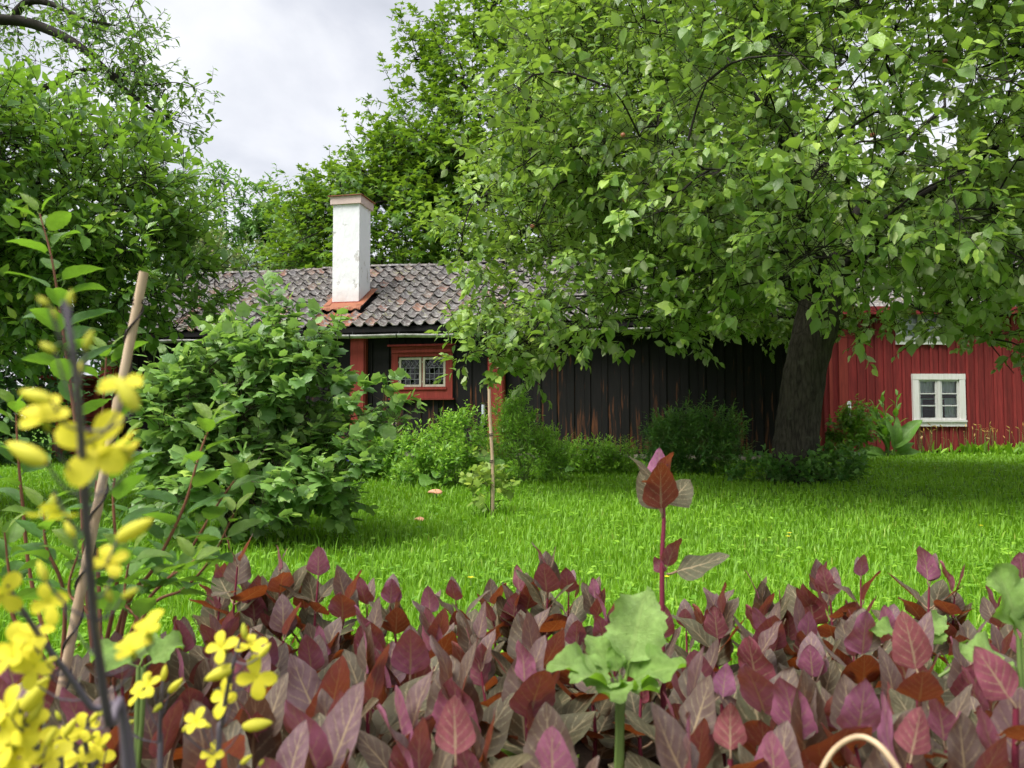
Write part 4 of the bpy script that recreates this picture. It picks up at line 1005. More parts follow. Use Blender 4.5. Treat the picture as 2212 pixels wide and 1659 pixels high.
# ------------------------------------------------------------------ single-leaf plants
def leaf_mesh(name, L, W, prof, nx=6, ny=9, fold=.25, bend=.5, wave=0.0, serr=0.0, pet=.25, seed=0, mat=None, twist=0.0):
    rs = np.random.default_rng(seed); V, UV = [], []
    ph = rs.uniform(0, 6.28)
    y = z = 0.0; ang = bend * .35; step = L / ny
    for j in range(ny + 1):
        v = j / ny; hw = max(W / 2 * prof(v), W * .006)
        for i in range(nx + 1):
            s = -1 + 2 * i / nx
            ww = hw * (1 + (serr * (1 if (j % 2) else -1) if abs(s) > .99 else 0))
            zz = fold * abs(s) ** 1.3 * hw + wave * W * s * s * math.sin(v * 11 + ph + (1.3 if s > 0 else 0)) + rs.normal(0, .004) * L
            tw = twist * v
            x = s * ww
            V.append((x * math.cos(tw) - zz * math.sin(tw), y - zz * math.sin(ang), z + zz * math.cos(ang) + x * math.sin(tw))); UV.append((.5 + s * .5, v))
        y += step * math.cos(ang); z += step * math.sin(ang); ang -= bend / ny
    F = [(j * (nx + 1) + i, j * (nx + 1) + i + 1, (j + 1) * (nx + 1) + i + 1, (j + 1) * (nx + 1) + i) for j in range(ny) for i in range(nx)]
    if pet:
        b = len(V); pw = W * .028 + .0006; n = 5
        for j in range(4):
            t = -pet * L * (1 - j / 3.0)
            for k in range(n):
                a = 2 * math.pi * k / n; V.append((math.cos(a) * pw, t, math.sin(a) * pw - .02 * L * math.sin(math.pi * j / 3))); UV.append((.5, .02))
        F += [(b + j * n + k, b + j * n + (k + 1) % n, b + (j + 1) * n + (k + 1) % n, b + (j + 1) * n + k) for j in range(3) for k in range(n)]
        V = [(a, q + pet * L, c) for a, q, c in V]
    me = bpy.data.meshes.new(name); me.from_pydata(V, [], F); uvl = me.uv_layers.new(name='UVMap')
    for lp in me.loops: uvl.data[lp.index].uv = UV[lp.vertex_index]
    me.polygons.foreach_set('use_smooth', [True] * len(me.polygons))
    if mat: me.materials.append(mat)
    me.update(); return me
def p_orache(v): return (min(1, (v / .2)) ** .5 if v > 0 else .15) * max(0, 1 - v ** 2.3) ** .72 * (1.02 - .22 * max(0, v - .2))
def p_ovate(v): return math.sin(math.pi * min(1, max(0, v)) ** .72) ** .85
def p_wide(v): return min(1, (v / .2) ** .5 if v > 0 else .2) * (1 - v ** 3) ** .7
LM = {}
LM['orache'] = [leaf_mesh('orache_leaf', 1, random.uniform(.68, .86), p_orache, 8, 11, random.uniform(-.05, .22), random.uniform(-.3, .6), random.uniform(.01, .05), .02, .2, k, M['orache'], random.uniform(-.25, .25)) for k in range(14)]
LM['lettuce'] = [leaf_mesh('bright_leaf', 1, random.uniform(.7, .9), p_wide, 14, 16, random.uniform(.2, .6), random.uniform(.5, 1.7), random.uniform(.12, .2), .07, .25, 30 + k, M['lettuce']) for k in range(6)]
LM['shoot'] = [leaf_mesh('shoot_leaf', 1, random.uniform(.46, .6), p_ovate, 6, 12, random.uniform(.15, .5), random.uniform(.2, .9), .02, .05, .16, 50 + k, M['shoot_leaf'], random.uniform(-.3, .3)) for k in range(8)]
LM['broad'] = [leaf_mesh('broad_leaf', 1, random.uniform(.30, .42), p_ovate, 6, 10, random.uniform(.2, .4), random.uniform(.5, 1.2), .05, .02, .2, 70 + k, M['rhubarb']) for k in range(5)]
LM['rhubarb'] = [leaf_mesh('rhubarb_leaf', 1, .95, p_wide, 8, 10, .25, .9, .06, .02, .3, 80 + k, M['rhubarb']) for k in range(3)]

def leaf_at(parent, kind, pos, axis, nrm, size, age=0.0, name='leaf', idx=None):
    B = basis(np.array([axis], float), np.array([nrm], float))[0]
    m4 = Matrix(np.vstack([np.hstack([B * size, np.array(pos, float)[:, None]]), [0, 0, 0, 1]]).tolist())
    o = obj(name, LM[kind][idx if idx is not None else random.randrange(len(LM[kind]))], None, parent, m4)
    o['age'] = float(age); return o

def orache(base, height, label, size=.085, pairs=5, lean=(0, 0), group=None, spread=1.0, topy=.55):
    base = np.array(base, float); t = thing('orache_plant', label, 'plant', base, group)
    height = max(.08, height - size * .55); tip = base + np.array([lean[0], lean[1], height])
    P = curve([base, base + (tip - base) * .5 + rng.normal(0, .008, 3), tip], 12)
    obj('stem', Tubes().add(P, np.linspace(.0055, .0022, 12) * (size / .085) ** .5, 6).mesh('stem', M['magenta_stem']), None, t)
    az = random.uniform(0, 6.28)
    z0 = max(.22, 1 - .155 / max(height, .1))
    for k in range(pairs):
        f = k / max(1, pairs - 1); hh = z0 + (1 - z0) * f; p = P[int(hh * 11)]
        for s_ in (0, 1):
            a = az + s_ * math.pi + random.gauss(0, .25)
            el = R(22 + 46 * f + random.gauss(0, 15)) if f < .99 else R(74 + random.gauss(0, 8))
            o_ = np.array([math.cos(a), math.sin(a), 0])
            ax = o_ * math.cos(el) + np.array([0, 0, math.sin(el)]); nr = -o_ * math.sin(el) + np.array([0, 0, math.cos(el)]) + rng.normal(0, .2, 3)
            sz = size * (1.38 - .5 * f ** 1.6) * random.uniform(.8, 1.15)
            leaf_at(t, 'orache', p, ax, nr, sz, max(0, f - .55) * 2.0 * random.uniform(.3, 1.0))
        az += math.pi / 2 + random.gauss(0, .2)
    return t
# the bed: rows from the lawn edge towards the camera; tops given in the 2212-wide picture
placed = []
ORD = 'first second third fourth fifth sixth seventh eighth ninth tenth eleventh twelfth thirteenth fourteenth fifteenth sixteenth seventeenth eighteenth nineteenth twentieth last'.split()
def row(Y, xs, tops, size, pairs, where, group, jy=.06):
    k = -1
    for x, y in zip(xs, tops):
        if Y < 1.2 and abs(x - 1335) < (150 if Y < 1.0 else 100): continue      # room for the green rosette
        k += 1
        Yq = Y + random.uniform(-jy, jy); p = at2(x, y, Yq); h = p[2] - .035
        orache((p[0], Yq, .035), h, 'purple orache ' + where + ', ' + ORD[k] + ' from the left', size * random.uniform(.88, 1.12), pairs, (random.gauss(0, .012), random.gauss(0, .012)), group)
row(1.95, [470, 505, 560, 610, 660, 700, 740], [1250, 1185, 1275, 1205, 1290, 1215, 1270], .078, 5, 'at the left lawn edge of the bed', 'oraches at the left lawn edge')
row(1.92, [790, 850, 930, 990, 1060, 1120, 1155, 1240, 1300, 1370], [1280, 1275, 1300, 1265, 1278, 1280, 1255, 1250, 1265, 1330], .076, 5, 'at the middle lawn edge of the bed', 'oraches at the middle lawn edge')
row(1.85, [1480, 1560, 1640, 1700, 1760, 1800, 1850, 1930, 2000, 2080, 2140, 2200], [1320, 1300, 1270, 1310, 1250, 1255, 1320, 1330, 1225, 1250, 1290, 1225], .082, 5, 'at the lawn edge right of the tall stalk', 'oraches at the right lawn edge')
def rt(y, g): return [y + random.gauss(0, g) for _ in range(24)]
row(1.64, list(range(390, 2260, 105)), rt(1345, 20), .084, 6, 'in the second row from the lawn', 'oraches of the second row')
row(1.38, list(range(-20, 2290, 118)), rt(1400, 24), .09, 6, 'in the third row from the lawn', 'oraches of the third row', .08)
row(1.15, list(range(-10, 2320, 140)), rt(1465, 26), .094, 6, 'in the fourth row from the lawn', 'oraches of the fourth row', .07)
row(.96, list(range(10, 2330, 170)), rt(1535, 26), .094, 5, 'in the row close to the lower picture edge', 'oraches near the lower picture edge', .05)
row(.80, [60, 420, 600, 700, 900, 1180, 1330, 1500, 1700, 1880, 2080, 2190], [1600, 1610, 1625, 1600, 1625, 1620, 1640, 1612, 1640, 1600, 1625, 1600], .09, 5, 'cut by the lower picture edge', 'oraches cut by the lower picture edge', .03)
# individually recognisable plants
p = at2(1185, 1195, 1.88); orache((p[0], 1.88, .035), p[2] - .04, 'purple orache standing above its neighbours left of the bright green rosette', .08, 5)
p = at2(1868, 1205, 1.75); orache((p[0] - .01, 1.75, .035), p[2] - .05, 'slim purple orache standing alone above the bed on the right', .062, 4)
# the tall stalk
Yt = 1.45
b = at2(1432, 1340, Yt); b[2] = .035
t = thing('tall_orache_stalk', 'tall single orache stalk with ragged red leaves rising before the lawn', 'plant', b)
P = curve([b, at2(1430, 1250, Yt), at2(1434, 1120, Yt), at2(1426, 1040, Yt), at2(1422, 1000, Yt)], 20)
obj('stem', Tubes().add(P, np.linspace(.0055, .0022, 20), 8).mesh('stem', M['magenta_stem']), None, t)
def LF(kind, t, a2, b2, Y, nrm, size=None, age=0, dY=0.0, idx=None):
    p = at2(*a2, Y); q = at2(*b2, Y + dY); L = np.linalg.norm(q - p)
    return leaf_at(t, kind, p, q - p, nrm, (size or 1) * L / 1.2, age, idx=idx)
LF('orache', t, (1430, 1118), (1428, 1042), Yt, (-.2, .9, .5), 1.6, dY=-.03, idx=2)
LF('orache', t, (1434, 1115), (1398, 1050), Yt, (.2, -.9, .6), 1.5, dY=.03)
LF('orache', t, (1432, 1100), (1470, 1060), Yt, (.2, -.7, .9), 1.6, dY=.05)
LF('orache', t, (1424, 1048), (1375, 1000), Yt, (.3, -.5, .9), 1.3, dY=.0)
LF('orache', t, (1424, 1044), (1385, 1038), Yt, (.1, .6, .9), dY=-.03)
LF('orache', t, (1422, 1045), (1446, 988), Yt, (-.5, .8, .3), 1.25, dY=-.01)
LF('orache', t, (1421, 1040), (1424, 976), Yt, (.3, .9, .1), 1.15, age=1.0, dY=0)
LF('orache', t, (1421, 1046), (1408, 990), Yt, (.3, .9, .1), age=.8, dY=0.02)
LF('orache', t, (1440, 1240), (1576, 1200), Yt, (-.1, -.45, 1), dY=-.04)
LF('orache', t, (1436, 1235), (1470, 1160), Yt, (-.5, .9, .2), dY=0, age=.2)
LF('orache', t, (1432, 1245), (1414, 1200), Yt, (.5, .9, .2), dY=0, age=.3)
# big foreground leaves of the front plants
for k, (px, py, qx, qy, Y, nr, lb) in enumerate(((985, 1655, 980, 1500, .78, (0, 1, .15), 'front orache with one large upright magenta leaf in the lower middle'),
        (1578, 1640, 1578, 1515, .86, (.1, 1, .1), 'front orache with broad pinkish leaf right of the green rosette'), (1985, 1470, 1950, 1318, .98, (-.2, 1, .1), 'orache with a tall rose-brown leaf on the right of the bed'),
        (1965, 1650, 1990, 1525, .76, (.2, 1, .2), 'front orache with wide purple leaf beside the curved dry stem'), (2195, 1530, 2105, 1395, .80, (-.3, 1, .3), 'orache with a big slanting purple leaf at the right edge'),
        (1560, 1520, 1570, 1430, 1.1, (0, 1, .2), 'orache with a pale pink upright leaf right of the green rosette'))):
    p = at2(px, py, Y); t = thing('orache_plant', lb, 'plant', (p[0], Y + .03, .035))
    P = curve([(p[0], Y + .03, .035), (p[0] + .005, Y + .02, p[2] * .6), p], 10); obj('stem', Tubes().add(P, np.linspace(.006, .003, 10), 6).mesh('stem', M['magenta_stem']), None, t)
    LF('orache', t, (px, py), (qx, qy), Y, nr, dY=.012, age=.15 if k != 5 else .9, idx=(0, 3, 5, 7, 9, 11)[k])
    for a in range(5):
        an = random.uniform(0, 6.28); o_ = np.array([math.cos(an), math.sin(an), 0]); el = R(random.uniform(10, 55))
        leaf_at(t, 'orache', P[5 + a % 4], o_ * math.cos(el) + [0, 0, math.sin(el)], -o_ * math.sin(el) + [0, 0, math.cos(el)], random.uniform(.055, .08))
# bright green rosettes in the bed
def rosette(cx, cy, Y, leaves, label):
    p = at2(cx, cy, Y); t = thing('horseradish_plant', label, 'plant', (p[0], Y, .035))
    tb = Tubes()
    for (ax, ay, qx, qy, dY, nr) in leaves:
        LF('lettuce', t, (ax, ay), (qx, qy), Y, nr, dY=dY)
        s = at2(ax, ay, Y); tb.add(curve([(p[0] + random.gauss(0, .01), Y + random.gauss(0, .01), .035), (s + p) / 2 * [1, 1, .8] , s], 8), np.linspace(.004, .003, 8), 6)
    obj('stalks', tb.mesh('stalks', M['green_stem']), None, t); return t
rosette(1335, 1520, 1.02, [(1335, 1480, 1190, 1430, -.03, (0, -.5, 1)), (1330, 1470, 1270, 1370, .04, (.3, -.9, .4)), (1345, 1480, 1475, 1435, -.02, (0, -.4, 1)), (1340, 1490, 1320, 1500, -.07, (0, -.4, 1)), (1345, 1470, 1400, 1420, .03, (-.3, -.9, .5)), (1350, 1470, 1395, 1275, .06, (-.2, -1, .2)), (1340, 1490, 1420, 1490, -.05, (.1, -.3, 1)), (1335, 1490, 1240, 1455, -.06, (-.1, -.4, 1)), (1340, 1460, 1320, 1400, .01, (0, -1, .2))],
        'bright green crinkled rosette standing out among the purple oraches')
rosette(2210, 1500, 1.05, [(2200, 1380, 2155, 1225, .02, (.2, -1, .3)), (2210, 1400, 2215, 1250, .03, (-.1, -1, .2)), (2190, 1440, 2080, 1400, .0, (0, -.5, 1))], 'bright green crinkled leaves at the right edge of the bed')
rosette(1960, 1420, 1.45, [(1950, 1370, 1880, 1360, 0, (0, -.6, 1)), (2000, 1400, 2020, 1340, .02, (0, -1, .3)), (2060, 1440, 2090, 1385, -.02, (.2, -.8, .6)), (1990, 1370, 2040, 1330, .02, (0, -.8, .6))], 'half-hidden bright green leaves between oraches on the right')
rosette(300, 1480, .95, [(300, 1440, 205, 1405, .02, (0, -.4, 1)), (310, 1440, 400, 1385, .02, (.1, -.6, .9)), (300, 1440, 330, 1370, .05, (0, -.8, .5))], 'bright green scalloped leaf low behind the yellow flowers')

# young shoots with toothed leaves on the left, around the thick bamboo stake
Ys = 1.35
p0 = np.array([at2(230, 1400, Ys)[0], Ys, .035])
t = thing('young_shoots', 'clump of red-stemmed young shoots with toothed leaves at the left', 'plant', p0)
stems = [([(190, 1310), (172, 1000), (150, 820), (132, 690), (112, 560), (86, 462)], 0.0, 15), ([(80, 1310), (48, 1080), (38, 960), (34, 880)], .08, 8), ([(215, 1300), (205, 1120), (215, 980), (228, 800), (230, 765)], .12, 9),
         ([(260, 1340), (330, 1230), (395, 1100), (430, 985), (455, 915)], -.05, 9), ([(290, 1350), (390, 1220), (470, 1090), (520, 1020)], .02, 9), ([(300, 1350), (400, 1270), (460, 1200), (505, 1110)], .06, 8),
         ([(240, 1340), (250, 1200), (245, 1060), (262, 960)], -.08, 8), ([(140, 1340), (100, 1180), (95, 1100)], -.1, 7), ([(270, 1330), (350, 1260), (420, 1210)], -.12, 7), ([(40, 1360), (20, 1240), (10, 1150)], -.05, 6), ([(200, 1380), (150, 1280), (170, 1190)], -.15, 7), ([(300, 1400), (270, 1300), (280, 1200)], -.17, 7)]
tb = Tubes()
for pts, dY, nl in stems:
    nl = int(nl * 1.4)
    root = p0 + np.array([random.gauss(0, .05), random.gauss(0, .03) + dY * .5, 0])
    Q = [root] + [at2(x, y, Ys + dY) for x, y in pts]; P = curve(Q, 40); tb.add(P, np.linspace(.0042, .0013, 40), 6)
    for k in range(nl):
        f = .42 + .58 * (k + .5) / nl; i = min(38, int(f * 39)); p = P[i]; d = unit(P[i + 1] - P[i])
        a = k * 2.4 + random.gauss(0, .3); o_ = np.array([math.cos(a), math.sin(a) * .8, 0]); e = random.uniform(-.15, .5)
        ax = unit(o_ + d * .4 + np.array([0, 0, e - .15])); nr = np.array([0, 0, 1]) + d * .3 + rng.normal(0, .3, 3) - o_ * .1
        leaf_at(t, 'shoot', p, ax, nr, random.uniform(.062, .09) * (1 - .35 * max(0, f - .75) / .25), max(0, (f - .72) / .28) * random.uniform(.5, 1))
    for s_ in (-1, 1):                                        # unfolding pair at the tip
        leaf_at(t, 'shoot', P[-1], unit(np.array([s_ * .7, random.gauss(0, .4), .8])), np.array([-s_ * .6, -.5, .7]), .045, 1.0)
obj('stems', tb.mesh('stems', M['red_stem']), None, t, kind='stuff')

# thick bamboo stake wound with twine
Yb = 1.12
b0, b1 = at2(178, 1260, Yb), at2(311, 588, Yb)
dirv = unit(b1 - b0); foot = b0 - dirv * (b0[2] - .01) / dirv[2]
t = thing('bamboo_stake', 'thick leaning bamboo stake wound with dark twine among the young shoots', 'stake', foot)
L = np.linalg.norm(b1 - foot); ts = []
for s_ in np.linspace(0, 1, 60): ts.append(s_)
rad = np.array([.0066 - .0012 * (1 - s_) * 0 for s_ in ts])
for kn in (.16, .31, .47, .63, .80): rad += .0014 * np.exp(-((np.array(ts) - kn) / .006) ** 2)
Pb = foot + np.outer(ts, dirv * L); V, Q = tube(Pb, rad, 12)
cap = len(V); V = np.vstack([V, Pb[-1:]]); 
me = npmesh('cane', V, np.vstack([Q, [[cap - 12 + k, cap - 12 + (k + 1) % 12, cap, cap] for k in range(12)]])[:len(Q)], M['bamboo'])
obj('cane', me, None, t)
MBc = MB(); ring = V[cap - 12:cap]; MBc.add([tuple(p) for p in ring], [tuple(range(12))]); MBc.build('cut_end', M['bamboo'], t)
e1 = unit(np.cross(dirv, [0, 1, 0])); e2 = np.cross(dirv, e1); hel = []
for q in np.linspace(0, 1, 420):
    turns = 9 * q + (4 * np.clip((q - .955) / .015, 0, 1)); a = turns * 6.283
    hel.append(foot + dirv * L * (.12 + .865 * min(q, .965 + (q - .965) * .3)) + (math.cos(a) * e1 + math.sin(a) * e2) * .0082)
obj('twine', Tubes().add(np.array(hel), .0017, 5).mesh('twine', M['twine']), None, t)
# thin stake in the lawn
b = ground2(1064, 1113); b1 = at2(1059, 840, b[1])
t = thing('thin_stake', 'thin pale bamboo stake standing in the lawn beside the sapling', 'stake', b)
ts = np.linspace(0, 1, 50); rad = np.full(50, .0125); 
for kn in (.25, .42, .62, .8): rad += .003 * np.exp(-((ts - kn) / .012) ** 2)
V, Q = tube(b + np.outer(ts, b1 - b) + np.array([.008, 0, 0]) * np.sin(ts * 5)[:, None], rad, 8); obj('cane', npmesh('cane', V, Q, M['bamboo']), None, t)
for kn in (.41, .62):
    c = b + (b1 - b) * kn; obj('tie', Tubes().add([c + [math.cos(a) * .017, math.sin(a) * .017, .002 * a] for a in np.linspace(0, 12, 30)], .003, 4).mesh('tie', M['twine']), None, t)

# large coarse-leaved plant by the red wall, rhubarb under the window
b = ground2(1925, 988)
t = thing('elecampane_plant', 'tall plant with huge upright light green leaves before the red wall', 'plant', b); tb = Tubes()
for k, (x, y, q) in enumerate(((1905, 862, .13), (1938, 858, .0), (1888, 880, -.1))):
    tp = at2(x, y, b[1]); P = curve([b + [random.gauss(0, .06), 0, 0], (b + tp) / 2, tp], 12); tb.add(P, np.linspace(.016, .009, 12), 6)
    for j in range(9):
        f = .35 + .65 * j / 8; p = P[int(f * 11)]; a = j * 2.4 + k; el = R(25 + 40 * f); o_ = np.array([math.cos(a), math.sin(a), 0])
        leaf_at(t, 'broad', p, o_ * math.cos(el) + [0, 0, math.sin(el)], -o_ * math.sin(el) + [0, 0, math.cos(el)], .40 * (1.15 - .7 * f) / 1.1, .3)
for (qx, qy, dY) in ((1990, 905, -.1), (1960, 930, .1), (1975, 955, 0), (1870, 905, 0), (1850, 975, -.1), (1990, 975, -.1), (1940, 900, -.1), (1900, 930, -.15), (1880, 880, 0), (1840, 985, -.2), (1915, 905, -.2)):
    q = at2(qx, qy, b[1] + dY); p = b + [random.gauss(0, .05), random.gauss(0, .05), .05]; d = q - p; L = np.linalg.norm(d)
    leaf_at(t, 'broad', p, d, np.array([-d[0] * .8, -.7, .6]), L / 1.15, .3)
obj('stems', tb.mesh('stems', M['green_stem']), None, t, kind='stuff')
b = ground2(985, 1048)
t = thing('rhubarb_plant', 'broad crumpled rhubarb leaves at the foot of the goldenrod clump', 'plant', b); tb = Tubes()
for (qx, qy, dY, sz, nr) in ((975, 990, -.2, .22, (0, -.7, .8)), (940, 1035, -.35, .24, (0, -.8, .6)), (1020, 985, -.1, .2, (.2, -.6, .8)), (905, 1030, -.2, .17, (-.2, -.6, .8)), (1045, 1000, -.1, .2, (.3, -.6, .8)), (960, 1020, -.3, .2, (0, -.6, .8))):
    q = at2(qx, qy, b[1] + dY); d = (q - b) * [1, 1, 0] + rng.normal(0, .03, 3) * [1, 1, 0] + [0, -.1, -.05]
    tb.add(curve([b, (b + q) / 2 + [0, 0, .05], q], 8), .008, 5); leaf_at(t, 'rhubarb', q, d, nr, sz)
obj('stalks', tb.mesh('stalks', M['green_stem']), None, t, kind='stuff')

# flower spikes and heads near the cottage
def spike(px, py0, py1, Y, label, mat, n=26, r=.018, group=None, name='delphinium'):
    p, q = at2(px, py0, Y), at2(px, py1, Y); b = np.array([p[0], Y, 0]); t = thing(name, label, 'flower', b, group)
    obj('stem', Tubes().add([b, p, q], .004, 5).mesh('stem', M['green_stem']), None, t)
    P = p + (q - p) * np.linspace(0, 1, n)[:, None] + rng.normal(0, r * .6, (n, 3)); ax = unit(rng.normal(0, 1, (n, 3)) + [0, -.6, -.2])
    obj('flower_spike', scatter('flower_spike', T_OVATE, P, ax, rng.normal(0, 1, (n, 3)) + [0, 0, 1], np.full(n, r * 1.7), rng.uniform(0, 1, n), M[mat]), None, t)
spike(747, 1000, 962, 9.0, 'short violet flower spike under the currant bush, left one', 'blue_petal', 30)
spike(757, 1010, 968, 9.0, 'violet flower spike beside the red post foot, middle one', 'blue_petal', 32)
spike(763, 1020, 985, 8.9, 'lowest violet flower spike before the grass', 'blue_petal', 28)
spike(781, 990, 970, 9.6, 'small violet flower spike at the foot of the red post', 'blue_petal', 16)
spike(806, 920, 900, 9.4, 'violet flower spike against the black planks right of the red post', 'blue_petal', 22)
spike(846, 915, 870, 9.2, 'pale pink foxglove spike below the lattice window, left one', 'pink_petal', 16, .02, None, 'foxglove')
spike(856, 920, 880, 9.2, 'pale pink foxglove spike below the lattice window, right one', 'pink_petal', 14, .02, None, 'foxglove')
for k, (px, py, lb) in enumerate(((1216, 970, 'blue cornflower head above the sill, left one'), (1262, 972, 'blue cornflower head above the sill, right one'), (1195, 1000, 'blue cornflower low at the left end of the border'), (1210, 1012, 'blue cornflower beside the pale leaf'), (1283, 1003, 'blue cornflower in the middle of the border'), (1172, 947, 'lilac flower on the bellflower clump'))):
    p = at2(px, py, 10.4); b = np.array([p[0], 10.4, 0]); t = thing('cornflower', lb, 'flower', b, 'blue cornflowers')
    obj('stem', Tubes().add([b, p], .004, 5).mesh('stem', M['green_stem']), None, t); n = 14
    a = np.arange(n) * 2.4; ax = np.stack([np.cos(a), np.sin(a) - .2, rng.uniform(.0, .6, n)], 1)
    obj('flower_head', scatter('flower_head', T_NARROW, np.tile(p, (n, 1)), unit(ax), np.tile([0, 0, 1.], (n, 1)), np.full(n, .05), rng.uniform(0, 1, n), M['blue_petal']), None, t)
p = at2(1230, 1018, 9.9); t = thing('pale_leaf', 'pale silvery leaf standing out in the cornflower border', 'leaf', (p[0], p[1], 0))
LF('rhubarb', t, (1215, 1022), (1240, 1012), 9.9, (0, -.5, 1))
obj('stem', Tubes().add([(p[0], p[1], 0), at2(1215, 1022, 9.9)], .005, 5).mesh('stem', M['green_stem']), None, t)

# ------------------------------------------------------------------ yellow kale flowers close to the lens
pet_me = leaf_mesh('petal', 1, .66, lambda v: (.2 + .8 * math.sin(math.pi * min(1, v * 1.02) ** 1.6) ** .6) if v < .98 else .35, 4, 6, .15, .7, .02, 0, 0, 5)
pet_me.materials.append(M['petal'])
bud_me = MB().mesh('bud')
def blob(n=8, m=7, l=1.0, w_=.22, open_=.0):
    V = []
    for j in range(m + 1):
        v = j / m; r = w_ * math.sin(math.pi * min(1, .06 + v * .94) ** .8) ** .7
        for k in range(n): a = 2 * math.pi * k / n; V.append((r * math.cos(a), v * l, r * math.sin(a)))
    return V, [(j * n + k, j * n + (k + 1) % n, (j + 1) * n + (k + 1) % n, (j + 1) * n + k) for j in range(m) for k in range(n)]
bv, bf = blob(); bud_me = MB().add(bv, bf).mesh('bud', M['bud'], True)
cal_me = MB().add(*blob(6, 5, 1, .16)).mesh('calyx', M['bud'], True)
yb_me = MB().add(*blob(8, 7, 1, .2)).mesh('yellow_bud', M['petal'], True)
for me, v_ in ((bud_me, .3), (cal_me, .2), (yb_me, .6), (pet_me, .6)):
    a = me.attributes.new('rnd', 'FLOAT', 'POINT'); a.data.foreach_set('value', [v_] * len(me.vertices))
def m4(B, s, p): return Matrix(np.vstack([np.hstack([B * s, np.array(p, float)[:, None]]), [0, 0, 0, 1]]).tolist())
def flower(t, p, face, dia):
    """four petals round a small calyx; face = direction the flower looks"""
    face = unit(np.array(face, float)); ref = np.array([0, 0, 1.]) if abs(face[2]) < .9 else np.array([1., 0, 0])
    x = unit(np.cross(ref, face)); y = np.cross(face, x); a0 = random.uniform(0, 1.57)
    B = np.stack([x, face, np.cross(x, face)], -1)
    f = obj('flower', cal_me, None, t, m4(B, dia * .42, np.array(p) - face * dia * .34))
    for k in range(4):
        a = a0 + k * 1.571 + random.gauss(0, .14); d = math.cos(a) * x + math.sin(a) * y; el = random.uniform(-.05, .45)
        ax = unit(d + face * el); B2 = basis(ax[None], (face - d * el)[None])[0]
        obj('petal', pet_me, None, f, m4(B2, dia * .56 * random.uniform(.9, 1.08), np.array(p) - face * .0))
    return f
def closed(t, p, axis, L, yellow=True):
    B = basis(np.array([axis], float), np.array([[.2, .3, 1.]]))[0]
    obj('flower_bud', yb_me if yellow else bud_me, None, t, m4(B, L, p))
def kale(label, stem_pts, flowers, buds, dep, foot):
    b = np.array([foot[0], foot[1], .035]); t = thing('flowering_kale', label, 'flower', b); tb = Tubes()
    P = curve([b] + [at2(x, y, Y) for x, y, Y in stem_pts], 40); tb.add(P, np.linspace(.0028, .0010, 40), 7)
    def ped(p):
        k = np.argmin(np.linalg.norm(P - p + np.array([0, 0, .022]), axis=1)); q = P[k]
        tb.add(curve([q, (q + p) / 2 + [0, 0, -.004], p], 5), .0006, 4)
    sp = sorted((q[1], q[2]) for q in stem_pts); Yat = lambda y: float(np.interp(y, [q[0] for q in sp], [q[1] for q in sp])) + random.uniform(-.018, .012)
    for (x, y, s_, fc) in flowers:
        Y = Yat(y); p = at2(x, y, Y); flower(t, p, fc, float(np.clip(s_ * S2 / FPX * Y, .016, .034))); ped(p - unit(np.array(fc, float)) * .008)
    for (x0, y0, x1, y1, yl) in buds:
        L2 = math.hypot(x1 - x0, y1 - y0); Y = Yat(y0); p, q = at2(x0, y0, Y), at2(x1, y1, Y); closed(t, p, q - p, np.linalg.norm(q - p), yl); ped(p)
    obj('stem', tb.mesh('stem', M['purple_stem']), None, t); return t
dep = lambda s_: min(.62, max(.26, 43.0 / s_))
kale('nearest flowering kale stalk with large blurred yellow flowers at the left', [(275, 1700, .42), (235, 1560, .40), (205, 1350, .36), (185, 1100, .32), (172, 900, .30), (158, 760, .29), (138, 650, .29)],
     [(205, 965, 165, (.1, -1, .15)), (95, 905, 110, (.1, -.7, .8)), (265, 970, 110, (-.5, -.3, 1)), (115, 1100, 95, (.2, -.3, -1)), (262, 838, 95, (.2, -.6, 1)), (318, 1362, 90, (-.2, -.5, 1)), (288, 1405, 85, (0, -.4, 1)), (108, 1302, 85, (0, -1, .1)), (238, 1215, 70, (.1, -.8, .8))],
     [(110, 865, 40, 845, True), (100, 1000, 12, 955, True), (232, 1010, 295, 965, True), (170, 820, 175, 780, True), (255, 1165, 332, 1120, True), (160, 1160, 140, 1125, True), (295, 885, 250, 810, True), (185, 755, 200, 712, False), (120, 760, 85, 740, False), (150, 660, 155, 625, False), (120, 690, 112, 665, False), (105, 660, 80, 640, False), (100, 1255, 82, 1210, True), (240, 1300, 228, 1265, False), (265, 1290, 300, 1270, True)], dep, (.02 + at2(280, 1700, .45)[0], .45))
kale('flowering kale stalk branching at the lower left corner under dense yellow blossom', [(290, 1720, .47), (190, 1520, .46), (100, 1395, .44), (50, 1320, .42), (15, 1262, .41)],
     [(45, 1400, 105, (.1, -.9, .4)), (30, 1420, 90, (-.4, -.8, .5)), (2, 1285, 95, (.6, -.8, 0)), (75, 1375, 80, (.3, -.5, .9)), (75, 1440, 80, (.2, -.9, .3))],
     [(80, 1480, 110, 1462, True), (100, 1430, 125, 1420, True)], dep, (at2(310, 1720, .48)[0], .48))
